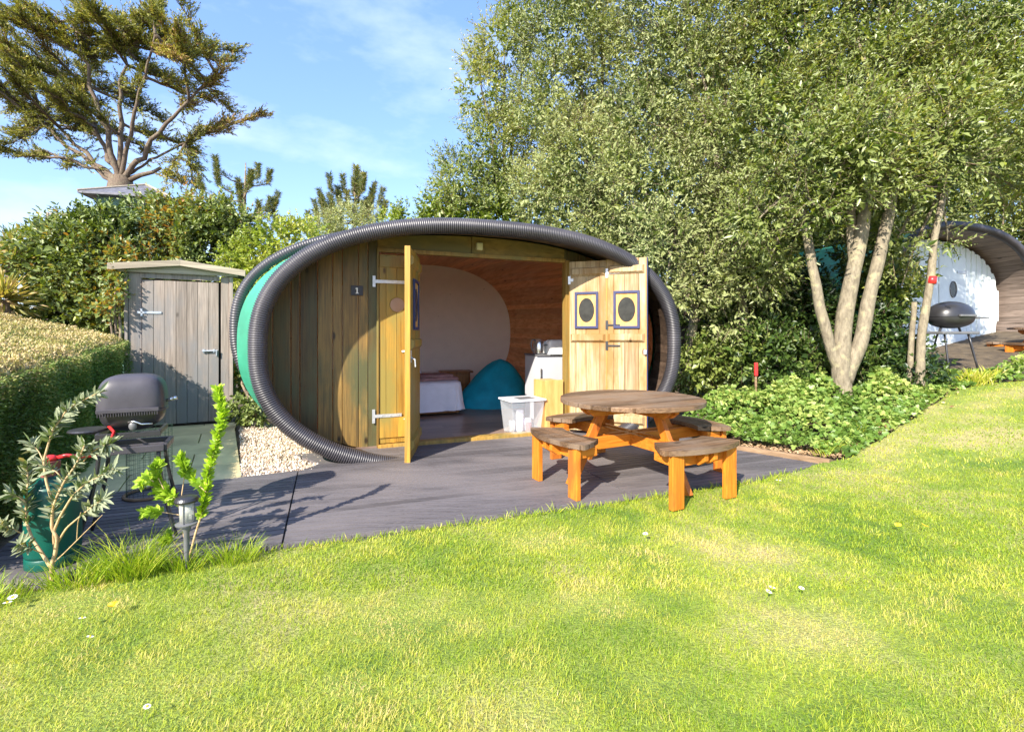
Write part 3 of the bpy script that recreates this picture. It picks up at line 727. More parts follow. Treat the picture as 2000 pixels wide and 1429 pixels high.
# right leaves: folded back flat side by side
RB = (1.125, .49); ar = math.atan2(-.60, .708)
l3, RT3 = open_leaf('door', RB, ar, .46, 2.09, -1, .045, 'pale open right leaf nearest the door frame', wins=((.215, 1.485, .29, .45),), nb=4)
B4 = (RB[0] + .465 * math.cos(ar), RB[1] + .465 * math.sin(ar))
l4, RT4 = open_leaf('door', B4, ar + R(-1), .46, 2.10, -1, .045, 'pale open right leaf at the outer end with navy edge', wins=((.235, 1.485, .31, .45),), nb=4)
mb = MB(); mb.M = RT4; mb.box((.475, -.012, 1.05), (.012, .06, 2.10)); mb.build('navy_edge', M['navy'], l4, bevel=.002)
mb = MB(); mb.M = RT4; mb.box((.455, -.066, .98), (.03, .02, .05)); mb.build('latch', M['steel'], l4)
for z in (1.93, 1.30, 1.05):
    mb = MB(); mb.M = RT4; strap_hinge(mb, .0, z, .16, -.034 if z != 1.93 else -.036, h=.11, w_=.02); mb.build('hinge', M['steel'] if z == 1.93 else M['blackmetal'], l4)
mb = MB(); mb.M = RT3; strap_hinge(mb, .0, 1.86, .05, -.034, h=.10); mb.build('hinge', M['steel'], l3)

# ------------------------------------------------------------------ inside the pod
def lp(wx, wy):      # world -> pod local
    d = np.array([wx, wy]) - PC; return float(d @ E2), float(d @ M2)
FZ = 0.018
bed = empty('bed', (*pw(-.53, 3.24), FZ), A0, 'low bed with white sheet hanging to the pod floor', 'bed')
mb = MB()
def soft_box(mb, x0, x1, y0, y1, z0, z1, r=.05, n=16, amp=.006, seed=0, flare=.0):
    """cloth-like box: rounded superellipse plan, wavy sides"""
    cx, cy, a, b_ = (x0+x1)/2, (y0+y1)/2, (x1-x0)/2, (y1-y0)/2; rows = []; N = 120
    prof = [(1.0 + flare, z0), (1.0 + flare*.6, z0 + (z1-z0)*.35), (1.0, z1 - r*1.4), (1 - r*.15/a, z1 - r*.5), (1 - r*.8/a, z1 - .004), (.6, z1 + .004), (.0, z1 + .006)]
    V = []
    for k, (q, z) in enumerate(prof):
        for j in range(N):
            t_ = 2*math.pi*j/N; c, s_ = math.cos(t_), math.sin(t_); e = 8
            x = math.copysign(abs(c)**(2/e), c); y = math.copysign(abs(s_)**(2/e), s_)
            w_ = amp * (2.5 if k == 0 else 1.5 if k == 1 else .3) * mnoise.noise(Vector((j*.35, k*.4 + seed, seed)))
            V.append((cx + x*(a*q + w_*3), cy + y*(b_*q + w_*3), z + (.012*mnoise.noise(Vector((j*.2, seed, 1))) if k == 0 else .006*mnoise.noise(Vector((x*3, y*3, k+seed)))))) 
    m = len(prof); mb.add(V, [(i*N+j, i*N+(j+1)%N, (i+1)*N+(j+1)%N, (i+1)*N+j) for i in range(m-1) for j in range(N)], .5)
bx1 = lp(-.75, 7.45); 
soft_box(mb, -.70, .77, -1.02, 1.0, .06, .50, .07, amp=.010, seed=3, flare=.02); mb.build('sheet', M['white'], bed, smooth=True)
mb = MB(); mb.box((.03, 0, .13), (1.3, 1.9, .22)); mb.build('bed_base', M['brown'], bed)
o = MB(); soft_box(o, -.30, .30, -.2, .2, 0, .14, .06, seed=8)
pil = o.build('pillow', M['white'], loc=(*pw(-.45, 4.05), FZ + .60), rz=A0, smooth=True); tag(pil, 'white pillow lying at the head of the bed', 'pillow')
pil.rotation_euler = (R(38), 0, A0)
o = MB(); soft_box(o, -.33, .33, -.26, .26, 0, .045, .02, seed=5, amp=.004); o.M = None; soft_box(o, -.30, .26, -.22, .20, .045, .085, .02, seed=6, amp=.004)
bl = o.build('folded_blanket', M['blanket'], loc=(*pw(-.16, 2.62), FZ + .506), rz=A0 + .1, smooth=True); tag(bl, 'mauve folded blanket lying on the white bed', 'blanket')
nsx, nsy = pw(.50, 3.92)
ns = empty('nightstand', (nsx, nsy, FZ), A0 - .1, 'small brown wooden nightstand by the cream back wall', 'nightstand')
mb = MB(); mb.box((0, 0, .27), (.50, .34, .46), tint=.4); [mb.box((sx*.22, sy*.14, .03), (.05, .05, .06), tint=.3) for sx in (-1, 1) for sy in (-1, 1)]; mb.build('cabinet', M['brown'], ns, bevel=.006)
mb = MB(); mb.box((0, -.005, .515), (.60, .40, .03), tint=.5); mb.build('top', M['brown'], ns, bevel=.006)
for z in (.38, .19):
    mb = MB(); mb.box((0, -.175, z), (.43, .016, .16), tint=.7); dr = mb.build('drawer', M['brown'], ns, bevel=.004)
    mb = MB(); mb.lathe([(.012, 0), (.016, .012), (.0, .02)], n=12); k_ = mb.build('knob', M['chrome'], dr, smooth=True); k_.location = (0, -.184, z); k_.rotation_euler = (R(90), 0, 0)
# bean bag
mb = MB(); N = 48; V = []; rows = 22
for i in range(rows + 1):
    p = i / rows; z = .78 * p; prof = (1 - p ** 1.35) ** .62
    for j in range(N):
        a = 2*math.pi*j/N; r_ = (.56 * prof) * (1 + .10*math.cos(2*a+.6)) + .05 * prof * mnoise.noise(Vector((math.cos(a)*1.6, math.sin(a)*1.6, z*2.4))) + .035 * abs(mnoise.noise(Vector((math.cos(a)*4, math.sin(a)*4, z*2.5)))) - .03 * abs(mnoise.noise(Vector((math.cos(a)*7+4, math.sin(a)*7, z*6))))
        V.append((r_*math.cos(a)*1.05 + .14*p, r_*math.sin(a)*.85 + .10*p, max(0, z - .06*(1-prof)*0)))
mb.add(V, [(i*N+j, i*N+(j+1)%N, (i+1)*N+(j+1)%N, (i+1)*N+j) for i in range(rows) for j in range(N)], .5)
bb = mb.build('bean_bag', M['teal'], loc=(*pw(.93, 2.92), FZ), rz=A0, smooth=True); tag(bb, 'slumped turquoise bean bag on the pod floor beside the fridge', 'bean bag')
# fridge, kettle, toaster, board, box
fx, fy = .50, 7.08
fr = empty('fridge', (fx, fy, FZ), A0, 'silver grey fridge standing inside the pod behind the clear box', 'fridge')
mb = MB(); mb.box((0, .03, .46), (.48, .44, .90)); mb.build('cabinet', M['fridge'], fr, bevel=.012)
mb = MB(); mb.box((0, -.215, .46), (.47, .04, .86)); dd = mb.build('door', M['fridge'], fr, bevel=.012)
mb = MB(); mb.box((-.20, -.245, .62), (.02, .02, .24)); mb.build('handle', M['chrome'], dd)
mb = MB(); mb.box((0, .02, .922), (.50, .47, .022)); mb.build('worktop', M['greyplastic'], fr, bevel=.003)
ke = empty('kettle', (.385, 6.95, FZ + .933), .5, 'brushed metal kettle standing on the fridge', 'kettle')
mb = MB(); mb.lathe([(.085, 0), (.092, .02), (.088, .12), (.072, .20), (.05, .215), (0, .222)], n=28); mb.build('body', M['chrome'], ke, smooth=True)
mb = MB(); mb.tube([(-.07, 0, .20), (-.12, 0, .20), (-.135, 0, .13), (-.11, 0, .05), (-.085, 0, .04)], .011, 8); mb.build('handle', M['greyplastic'], ke, smooth=True)
mb = MB(); mb.tube([(.07, 0, .14), (.11, 0, .18), (.125, 0, .20)], [.025, .016, .012], 8); mb.build('spout', M['chrome'], ke, smooth=True)
to = empty('toaster', (.60, 6.95, FZ + .933), A0, 'white toaster beside the kettle on the fridge', 'toaster')
mb = MB(); soft_box(mb, -.11, .13, -.09, .09, 0, .20, .03, amp=0); mb.build('body', plain('white_enamel', (.85, .85, .83), .3, bump=0), to, smooth=True)
mb = MB(); mb.box((-.13, 0, .13), (.03, .04, .02)); mb.build('lever', M['greyplastic'], to); 
mb = MB(); mb.box((.01, -.03, .203), (.16, .025, .01)); mb.box((.01, .03, .203), (.16, .025, .01)); mb.build('slot', M['blackmetal'], to)
wb = MB(); wb.M = None; wb.box((0, 0, .33), (.24, .03, .63), tint=.7); wb.box((.0, .19, .33), (.24, .36, .60), tint=.5)
wbo = wb.build('wooden_cabinet', M['light'], loc=(.525, 6.13, FZ), rz=A0, bevel=.004); tag(wbo, 'narrow pale pine cabinet just inside the right door post', 'cabinet')
sb = empty('storage_box', (.125, 6.12, FZ), A0 + .08, 'clear plastic storage box with lid on the pod floor by the doorway', 'storage box')
mb = MB(); a0, a1, hh = (.185, .15), (.225, .18), .40
V = [(-a0[0],-a0[1],0),(a0[0],-a0[1],0),(a0[0],a0[1],0),(-a0[0],a0[1],0),(-a1[0],-a1[1],hh),(a1[0],-a1[1],hh),(a1[0],a1[1],hh),(-a1[0],a1[1],hh)]
mb.add(V, [(0,3,2,1),(0,1,5,4),(1,2,6,5),(2,3,7,6),(3,0,4,7)], .5); mb.build('tub', M['clear'], sb, bevel=.012)
mb = MB(); mb.box((0, 0, hh + .012), (.48, .39, .024)); mb.build('lid', glass('milky_lid', (.85, .87, .9), .3, .75), sb, bevel=.006)
mb = MB(); mb.box((.02, -.03, hh + .026), (.22, .20, .003)); mb.build('lid_panel', M['greyplastic'], sb)
for (x, y, r_, h_, mm, nm, lb, ct) in ((-.03, .0, .045, .27, 'white', 'cup_stack', 'tall stack of white cups standing inside the clear box', 'cups'), (.08, .03, .055, .16, 'white', 'bowl_stack', 'low white stack of bowls inside the clear box', 'bowls'), (-.12, .04, .04, .14, 'steel', 'metal_tin', 'metal tin at the left inside the clear box', 'tin'), (.05, -.08, .04, .12, 'blanket', 'mug', 'dull mauve mug at the front inside the clear box', 'mug')):
    mb = MB(); mb.lathe([(r_*.8, 0), (r_, .02), (r_*1.05, h_*.8), (r_*.9, h_), (0, h_ + .003)], (0, 0, 0), 16)
    p = lmat(sb) @ Vector((x, y, .006)); tag(mb.build(nm, M[mm], loc=tuple(p), smooth=True), lb, ct)

# ------------------------------------------------------------------ round picnic table with four curved benches
tb = empty('picnic_table', (1.045, 4.315, 0), R(27.5), 'round picnic table with weathered top, orange frame and four attached curved benches on the deck', 'picnic table')
def disc_boards(mb, R_, n, z0, z1, gap=.006):
    w_ = 2 * R_ / n
    for k in range(n):
        a, b_ = -R_ + k*w_ + gap/2, -R_ + (k+1)*w_ - gap/2
        f = lambda y: math.sqrt(max(0, R_*R_ - y*y)); ys_ = np.linspace(a, b_, 9)
        mb.prism([(f(y), y) for y in ys_] + [(-f(y), y) for y in ys_[::-1]], z0, z1, rnd.random())
mb = MB(); disc_boards(mb, .618, 9, .645, .682, .017); mb.build('tabletop', M['top'], tb, bevel=.004)
def bench_poly(r0, r1, ha, cr=.07):
    P = []
    a1 = math.asin(.41 / .90)
    for k in range(17): a = -ha + 2*ha*k/16; P.append((r1*math.sin(a), r1*math.cos(a)))
    for k in range(17): a = ha*.93 - 2*ha*.93*k/16; P.append((r0*math.sin(a), r0*math.cos(a)))
    # round the four corners
    Q = []; n = len(P)
    arr = P
    for it in range(2):
        Q = []
        for i in range(len(arr)):
            p, q = arr[i], arr[(i+1) % len(arr)]; Q += [(p[0]*.75+q[0]*.25, p[1]*.75+q[1]*.25), (p[0]*.25+q[0]*.75, p[1]*.25+q[1]*.75)]
        arr = Q
    return arr
for k in range(4):
    Rz = Matrix.Rotation(R(90*k), 4, 'Z')
    mb = MB(); mb.M = Rz; bp = bench_poly(.60, .885, R(27.5)); 
    y0, y1 = .50, .90; cuts = [.50, .63, .715, .80, .90]
    for a, b_ in zip(cuts[:-1], cuts[1:]):
        pl = clip_half(clip_half(bp, 0, -1, -(a + .006)), 0, 1, b_ - .006)
        # inner edge may fall in two pieces: cut at the middle when concave
        if len(pl) > 2:
            for sgn in (-1, 1):
                hp = clip_half(pl, -sgn, 0, 0.0002 if sgn > 0 else 0)
                if len(hp) > 2: mb.prism(hp, .388, .425, (a * 7.3 + k * .37) % 1)
    seat = mb.build('bench_seat', M['top'], tb)
    for s_ in (-1, 1):
        mb = MB(); mb.M = Rz; mb.box((s_*.275, .792, .193), (.112, .042, .386)); mb.build('leg', M['orange'], tb, bevel=.004)
        mb = MB(); mb.M = Rz; mb.beam((s_*.275, .762, .335), (s_*.275, .60, .345), .06, .07); mb.build('bench_bearer', M['orangeh'], tb, bevel=.004)
    mb = MB(); mb.M = Rz; mb.box((0, .762, .333), (.46, .036, .085)); mb.build('bench_rail', M['orangeh'], tb, bevel=.004)
    mb = MB(); mb.M = Rz; mb.beam((0, .635, .0), (0, .30, .64), .092, .044, up=(1, 0, 0)); 
    mb.v = [(x, y, max(0.0, min(.632, z))) for x, y, z in mb.v]
    mb.build('slanted_leg', M['orange'], tb, bevel=.004)
for k in range(2):
    Rz = Matrix.Rotation(R(90*k), 4, 'Z')
    for s_ in (-1, 1):
        mb = MB(); mb.M = Rz; x = s_*.047; h0, h1 = .285 + k*.003, .385 + k*.002 - (.003 if k else .0)
        mb.prism([(-.86, h1), (-.86, h0+.04), (-.80, h0), (.80, h0), (.86, h0+.04), (.86, h1)], -.019, .019, axis='y')
        mb.v = [(v[0], v[1], v[2]) for v in mb.v]
        # prism drawn along x; shift sideways by x in the rotated frame
        sh = Rz.to_3x3() @ Vector((0, x, 0)); mb.v = [(v[0]+sh.x, v[1]+sh.y, v[2]) for v in mb.v]
        mb.build('beam', M['orangeh'], tb, bevel=.004)
        mb = MB(); mb.M = Rz; h0, h1 = .560 + k*.003, .644 - k*.0025
        mb.prism([(-.50, h1), (-.50, h0+.045), (-.44, h0), (.44, h0), (.50, h0+.045), (.50, h1)], -.018, .018, axis='y')
        sh = Rz.to_3x3() @ Vector((0, s_*.042, 0)); mb.v = [(v[0]+sh.x, v[1]+sh.y, v[2]) for v in mb.v]
        mb.build('top_bearer', M['orangeh'], tb, bevel=.004)

# ------------------------------------------------------------------ shed
sh = empty('shed', (-5.05, 6.40, 0), R(29.5), 'narrow grey timber garden shed with apex roof beside the hedge', 'shed')
W_, D_, H_ = 1.235, .85, 2.04
zb = -.012
mb = MB(); x = 0; 
for wv in (.045,): pass
mb.box((.02, .0, H_/2), (.04, .05, H_), tint=.6); mb.box((W_ - .10, 0.004, H_/2), (.10, .03, H_), tint=.5); mb.box((W_ - .025, -.004, H_/2), (.045, .05, H_), tint=.9)
mb.build('front_frame', M['shed'], sh, bevel=.004)
mb = MB(); n_ = 7; wv = .87 / n_
pl = MB()
for k in range(n_): pl.box((.19 + wv*(k + .5), -.012, .985), (wv - .004, .022, 1.93))
dr = pl.build('door', M['shed'], sh, bevel=.003)
mb.box((.115, .005, H_/2), (.14, .02, H_)); mb.box((.62, -.0, H_ - .03), (.9, .022, .07)); mb.build('front_wall', M['shed'], sh, bevel=.003)
mb = MB(); mb.box((.185, -.030, 1.52), (.02, .006, .10)); V = [(.16, -.032, 1.545), (.40, -.032, 1.53), (.40, -.032, 1.51), (.16, -.032, 1.495)]; mb.box((.27, -.030, 1.52), (.26, .006, .030)); mb.build('hinge', M['steel'], dr)
mb = MB(); mb.box((.96, -.03, 1.0), (.17, .006, .022)); mb.tube([(.86, -.045, 1.0), (1.04, -.045, 1.0)], .010, 8); mb.box((1.03, -.04, .965), (.015, .02, .07)); mb.box((.88, -.034, 1.0), (.02, .02, .05)); mb.box((1.0, -.034, 1.0), (.02, .02, .05)); mb.build('bolt', M['steel'], dr)
for nm, xx in (('side_wall', 0.0), ('side_wall', W_)):
    mb = MB(); [mb.box((xx + (.012 if xx < .5 else -.012), .03 + .12*(k + .5), H_/2), (.02, .117, H_)) for k in range(7)]; mb.build(nm, M['shed'], sh)
mb = MB(); mb.box((W_/2, D_ + .03, H_/2), (W_, .02, H_)); mb.build('back_wall', M['shed'], sh)
mb = MB(); ap = 2.20; e0 = 2.135
mb.prism([(-.06, 2.045), (W_ + .06, 2.045), (W_ + .06, e0 - .03), (W_/2, ap - .03), (-.06, e0 - .03)], -.055, -.03, axis='y', tint=.7)
mb.build('gable_board', M['shedtrim'], sh, bevel=.003)
for s_ in (-1, 1):
    xa, xb = W_/2, W_/2 + s_*(W_/2 + .15); y0 = -.115
    mb = MB(); mb.add([(xa, y0, ap), (xb, y0, e0 - .03), (xb, D_ + .1, e0 - .03), (xa, D_ + .1, ap), (xa, y0, ap + .02), (xb, y0, e0 - .01), (xb, D_ + .1, e0 - .01), (xa, D_ + .1, ap + .02)],
       [(0,3,2,1), (4,5,6,7), (0,1,5,4), (1,2,6,5), (2,3,7,6), (3,0,4,7)], .5); mb.build('roof', M['felt'], sh)
    mb = MB(); mb.add([(xa, y0-.022, ap-.05), (xb, y0-.022, e0-.085), (xb, y0-.003, e0-.085), (xa, y0-.003, ap-.05), (xa, y0-.022, ap+.028), (xb, y0-.022, e0-.0), (xb, y0-.003, e0-.0), (xa, y0-.003, ap+.028)],
       [(0,3,2,1), (4,5,6,7), (0,1,5,4), (1,2,6,5), (2,3,7,6), (3,0,4,7)], .5 + .3*s_); mb.build('barge_board', M['shedtrim'], sh, bevel=.003)
mb = MB(); mb.tube([(W_/2, -.13, ap + .03), (W_/2, -.06, ap + .045), (W_/2, .04, ap + .035)], .018, 8); mb.build('ridge_cap', M['felt'], sh)

# ------------------------------------------------------------------ barbecue on its stand
bq = empty('barbecue', (-2.37, 3.08, 0), R(27), 'dark grey lidded gas barbecue on a black stand at the left end of the deck', 'barbecue')
bq.scale = (.76, .70, 1)
def dome(mb, a, b_, z0, h, ex=3.2, n=64, flat=.55, tint=.5, pw_=2.6):
    V = []; rows = 12
    for i in range(rows + 1):
        q = i / rows; z = z0 + h * math.sin(q * math.pi / 2) ** .9; s_ = max(1e-3, (1 - (math.sin(q*math.pi/2)) ** pw_)) ** (1/pw_) if i < rows else 0
        s_ = flat * 0 + s_
        for j in range(n):
            t_ = 2*math.pi*j/n; c, sn = math.cos(t_), math.sin(t_)
            V.append((a*s_*math.copysign(abs(c)**(2/ex), c), b_*s_*math.copysign(abs(sn)**(2/ex), sn), z))
    mb.add(V, [(i*n+j, i*n+(j+1)%n, (i+1)*n+(j+1)%n, (i+1)*n+j) for i in range(rows) for j in range(n)], tint)
mb = MB(); dome(mb, .225, .20, .785, .21, ex=4.5, pw_=3.4); dome(mb, .232, .207, .765, .022, pw_=9); lid = mb.build('lid', M['greylid'], bq, smooth=True)
mb = MB(); mb.box((0, -.215, .785), (.40, .018, .022)); [mb.box((-.19 + .0165*k, -.212, .762), (.006, .016, .022)) for k in range(24)]; mb.build('front_lip', M['greylid'], bq, bevel=.003)
mb = MB(); mb.tube([(.225, -.03, .82), (.262, -.03, .825), (.272, -.03, .826)], .010, 8); mb.tube([(.262, -.08, .83), (.262, .03, .83)], .008, 8); mb.lathe([(.017, 0), (.02, .012), (.014, .02), (0, .021)], (.285, -.03, .822), 12)
mb.build('lid_handle', M['chrome'], bq, smooth=True)
mb = MB(); dome(mb, .215, .19, 0, .125, pw_=2.2); mb.v = [(x, y, .768 - z) for x, y, z in mb.v]; mb.build('cooking_bowl', M['blackmetal'], bq, smooth=True)
mb = MB()
for s_ in (-1, 1): mb.beam((s_*.20, -.16, .555), (s_*.20, -.16, .76), .03, .022); mb.beam((s_*.20, .15, .555), (s_*.20, .15, .76), .03, .022); mb.beam((s_*.20, -.17, .64), (s_*.20, .16, .64), .022, .03)
mb.beam((-.21, -.19, .635), (.21, -.19, .635), .02, .035); mb.build('side_frame', M['blackmetal'], bq, bevel=.003)
mb = MB(); mb.lathe([(.026, 0), (.028, .006), (.022, .02), (0, .022)], (0, 0, 0), 20); kn = mb.build('control_knob', M['greyplastic'], bq, smooth=True); kn.location = (.03, -.205, .690); kn.rotation_euler = (R(90), 0, 0)
mb = MB(); mb.tube([(.0, -.215, .715), (.04, -.235, .72), (.09, -.235, .70), (.16, -.225, .698)], .005, 6); mb.build('igniter_lead', M['chrome'], bq, smooth=True)
mb = MB()
for (x0, y0, x1, y1) in ((-.235, -.20, .235, -.20), (-.235, .18, .235, .18), (-.235, -.20, -.235, .18), (.235, -.20, .235, .18)): mb.beam((x0, y0, .545), (x1, y1, .545), .035, .042)
mb.beam((-.235, 0, .545), (.235, 0, .545), .03, .015); mb.build('cart_frame', M['greylid'], bq, bevel=.005)
for sx in (-1, 1):
    for sy in (-1, 1):
        mb = MB(); P = []
        for q in np.linspace(0, 1, 12): P.append((sx*(.19 + .13*q**1.6), sy*(.16 + .08*q**1.4) - .01, .54 - .53*q))
        P[-1] = (P[-1][0], P[-1][1], .004); mb.tube(P, .014, 10)
        mb.build('leg', M['blackmetal'], bq, smooth=True)
mb = MB(); mb.lathe([(.135, 0), (.14, .006), (.13, .014), (0, .015)], (-.29, .0, .655), 28, sx=.95); mb.build('side_table', M['blackmetal'], bq, smooth=False)
mb = MB(); mb.beam((-.31, 0, .645), (-.2, 0, .645), .03, .018); mb.build('side_bracket', M['blackmetal'], bq)

# gas bottle with hose
gb = empty('gas_bottle', (-2.50, 2.68, 0), .3, 'dark green gas bottle with red valve cap behind the bare shrub', 'gas bottle')
gb.scale = (.76, .76, 1)
mb = MB(); mb.lathe([(.150, .06), (.157, .075), (.157, .36), (.152, .40), (.135, .435), (.10, .462), (.05, .475), (0, .477)], n=40); mb.build('body', M['gas'], gb, smooth=True)
mb = MB(); mb.lathe([(.150, 0), (.155, .004), (.155, .055), (.148, .062), (.146, .055), (.146, .004), (.150, 0)], n=40); mb.build('foot_ring', M['gas'], gb, smooth=True)
mb = MB(); mb.lathe([(.05, .472), (.055, .478), (.05, .515), (.058, .52), (.058, .552), (.03, .558), (0, .56)], (-.02, 0, 0), 24); mb.build('regulator', M['rust'], gb, smooth=False)
mb = MB(); mb.lathe([(.045, .560), (.045, .575), (.02, .585), (0, .586)], (-.02, 0, 0), 16); mb.tube([(.02, 0, .57), (.08, -.01, .58), (.15, .02, .565), (.22, .05, .56), (.28, .12, .60), (.26, .26, .66), (.18, .34, .70)], .010, 8); mb.build('hose', M['red'], gb, smooth=True)

# wire cage
mb = MB(); r_ = .145
for k in range(26): a = 2*math.pi*k/26; mb.tube([(r_*math.cos(a), r_*math.sin(a), 0.0), (r_*math.cos(a), r_*math.sin(a), .53)], .0013, 3)
for k in range(15): mb.tube([(r_*math.cos(a), r_*math.sin(a), .005 + .037*k) for a in np.linspace(0, 2*math.pi, 28, endpoint=False)], .0013, 3, closed=True)
o = mb.build('wire_cage', M['wire'], loc=(-2.80, 3.80, 0.0)); tag(o, 'dark green wire mesh cylinder standing behind the barbecue', 'wire cage')
mb = MB(); mb.tube([(.16*math.cos(a), .16*math.sin(a), .012) for a in np.linspace(0, 2*math.pi, 28, endpoint=False)], .012, 6, closed=True)
o = mb.build('cage_hoop', M['kerb'], loc=(-2.80, 3.80, 0.0), smooth=True); tag(o, 'pale hoop lying round the foot of the wire cage', 'hoop')

# lantern on a spike
ln = empty('garden_lantern', (-1.735, 2.62, -.01), 0, 'grey solar spike lantern with black cap in the long grass', 'lantern')
mb = MB(); mb.lathe([(.0, .0), (.008, .03), (.013, .10), (.014, .20), (.02, .215), (.024, .235)], n=14); mb.build('spike', M['greyplastic'], ln, smooth=True)
mb = MB(); mb.lathe([(.024, .235), (.050, .240), (.053, .248), (.034, .253), (.034, .256), (0, .257)], n=24); mb.build('collar', M['greyplastic'], ln)
mb = MB(); mb.lathe([(.033, .256), (.034, .36)], n=28); gl = mb.build('glass', M['pane'], ln, smooth=True)
mb = MB(); [mb.tube([(.036*math.cos(a), .036*math.sin(a), .254), (.036*math.cos(a), .036*math.sin(a), .365)], .0035, 6) for a in (.9, 2.9, 4.9)]; mb.tube([(0, 0, .256), (0, 0, .30)], .009, 8); mb.build('frame', M['greyplastic'], ln)
mb = MB(); mb.lathe([(.036, .357), (.054, .362), (.057, .372), (.050, .384), (.030, .392), (0, .394)], n=28); mb.build('cap', M['blackmetal'], ln, smooth=False)

# red marker stake and a few small things
p = at(1476, 740, 6.3); q = at(1477, 706, 6.3)
mk = empty('marker_stake', (p[0], p[1], float(G(p[0], p[1])) - .04), 0, 'thin stake with a red top among the ivy', 'stake')
mb = MB(); mb.box((0, 0, (p[2]+.03 - mk.location.z)/2), (.022, .018, p[2] +.03 - mk.location.z)); mb.build('post', M['kerb'], mk)
mb = MB(); zz = p[2] - mk.location.z; mb.box((0.004, 0, zz + .125), (.042, .03, .17)); mb.build('red_top', M['red'], mk, bevel=.006)

# daisies and dandelions
white_p = plain('daisy_petal', (.9, .9, .86), .6, bump=0); yel = plain('yellow_flower', (.85, .55, .02), .6, bump=0)
def flower(px, py, r_, kind, label, grp):
    r_ *= 1.35
    p = gp(px, py); nm = 'daisy' if kind == 0 else 'dandelion'
    e = empty(nm, (p[0], p[1], p[2]), rnd.uniform(0, 6), label, nm, grp)
    e.rotation_euler = (rnd.uniform(.1, .4), rnd.uniform(-.2, .2), rnd.uniform(0, 6))
    mb = MB(); n = 16
    for k in range(n):
        a = 2*math.pi*k/n; c, s_ = math.cos(a), math.sin(a); h = .042
        mb.add([(0, 0, h), (r_*.7*c - r_*.12*s_, r_*.7*s_ + r_*.12*c, h + .003), (r_*c, r_*s_, h + (.002 if kind == 0 else .008)), (r_*.7*c + r_*.12*s_, r_*.7*s_ - r_*.12*c, h + .003)], [(0, 1, 2, 3)], .5)
    mb.build('petals', white_p if kind == 0 else yel, e)
    mb = MB(); mb.lathe([(r_*.32, .042), (r_*.3, .047), (0, .049)], n=10); mb.build('centre', yel, e)
    mb = MB(); mb.tube([(0, 0, -.01), (0, 0, .042)], .0012, 5); mb.build('stem', M['fresh'], e)
fl = [(26, 1181, .014, 0, 'daisy above another by the left edge of the lawn'), (13, 1196, .013, 0, 'lower of two daisies by the left edge of the lawn'), (158, 1228, .010, 0, 'daisy on the lawn below the yellow dandelion at left'),
      (168, 1266, .010, 0, 'daisy on open grass left of the small clover patch'), (281, 1403, .009, 0, 'daisy beside the large straw patch at the bottom'), (1495, 1170, .011, 0, 'left one of two touching daisies right of centre'),
      (1505, 1164, .011, 0, 'right one of two touching daisies right of centre'), (1562, 1163, .010, 0, 'single daisy just right of the pair of daisies'), (1262, 1055, .013, 0, 'daisy on the lawn below the front bench'),
      (1520, 948, .016, 0, 'daisy close to the right corner of the deck'), (222, 1197, .016, 1, 'orange yellow dandelion near the left lawn edge'), (1754, 1036, .015, 1, 'left dandelion of two on the right of the lawn'), (1800, 1038, .015, 1, 'right dandelion of two on the right of the lawn')]
for f in fl: flower(f[0], f[1], f[2], f[3], f[4], 'daisies in the lawn' if f[3] == 0 else 'dandelions in the lawn')

# ------------------------------------------------------------------ neighbouring pod, its barbecue and table
def cover_shell(mb, secs, inset, nth, boards_, v0, v1, nv):
    global SEC
    old = SEC; SEC = secs; shell(mb, v0, v1, nv, inset, nth, boards_); SEC = old
A1 = R(23); NPZ = 0.66
npx = np.array([8.62, 8.75]); e1 = np.array([math.cos(A1), math.sin(A1)]); m1_ = np.array([-math.sin(A1), math.cos(A1)])
pod2 = empty('camping_pod', (npx[0], npx[1], NPZ), A1, 'neighbouring oval camping pod with white boarded front half hidden by the trees', 'camping pod')
S2 = [(0.35, 2.34, 1.31, 1.22), (.9, 2.38, 1.30, 1.19), (1.8, 2.45, 1.33, 1.18), (3.6, 2.1, 1.3, 1.18)]
mb = MB(); ring_tube(mb, .35, 2.35, 1.32, 1.22, .075, .028, .006, 12); mb.build('front_rim', M['ring'], pod2, smooth=True)
mb = MB(); cover_shell(mb, S2, 0, 120, False, .35, 3.6, 10); mb.build('cover', M['tarp'], pod2)
mb = MB(); cover_shell(mb, S2, .05, 84, True, .36, 1.0, 6)
M['soffit2'] = wood('grey_brown_lining_boards', (0.10, 0.075, 0.06), (0.26, 0.20, 0.165), (1, .06, 1), 24, 0.6, tvar=0.3)
mb.build('porch_lining', M['soffit2'], pod2)
mb = MB(); u = -2.2
while u < 2.22:
    w_ = .10; us = np.linspace(u + .004, min(u + w_, 2.22), 4)
    def t2(x): h = 1.22 * (1 - min(1, abs(x) / 2.24) ** NE) ** (1 / NE); return 1.16 - h, 1.16 + h
    off = .0 if int(round((u + 3) / .1)) % 2 else .025
    mb.prism([(x, max(-.02, t2(x)[0])) for x in us] + [(x, t2(x)[1]) for x in us[::-1]], .90 - off, .96, .5, axis='y'); u += w_
mb.build('front_wall', M['whiteboards'], pod2, bevel=.004)
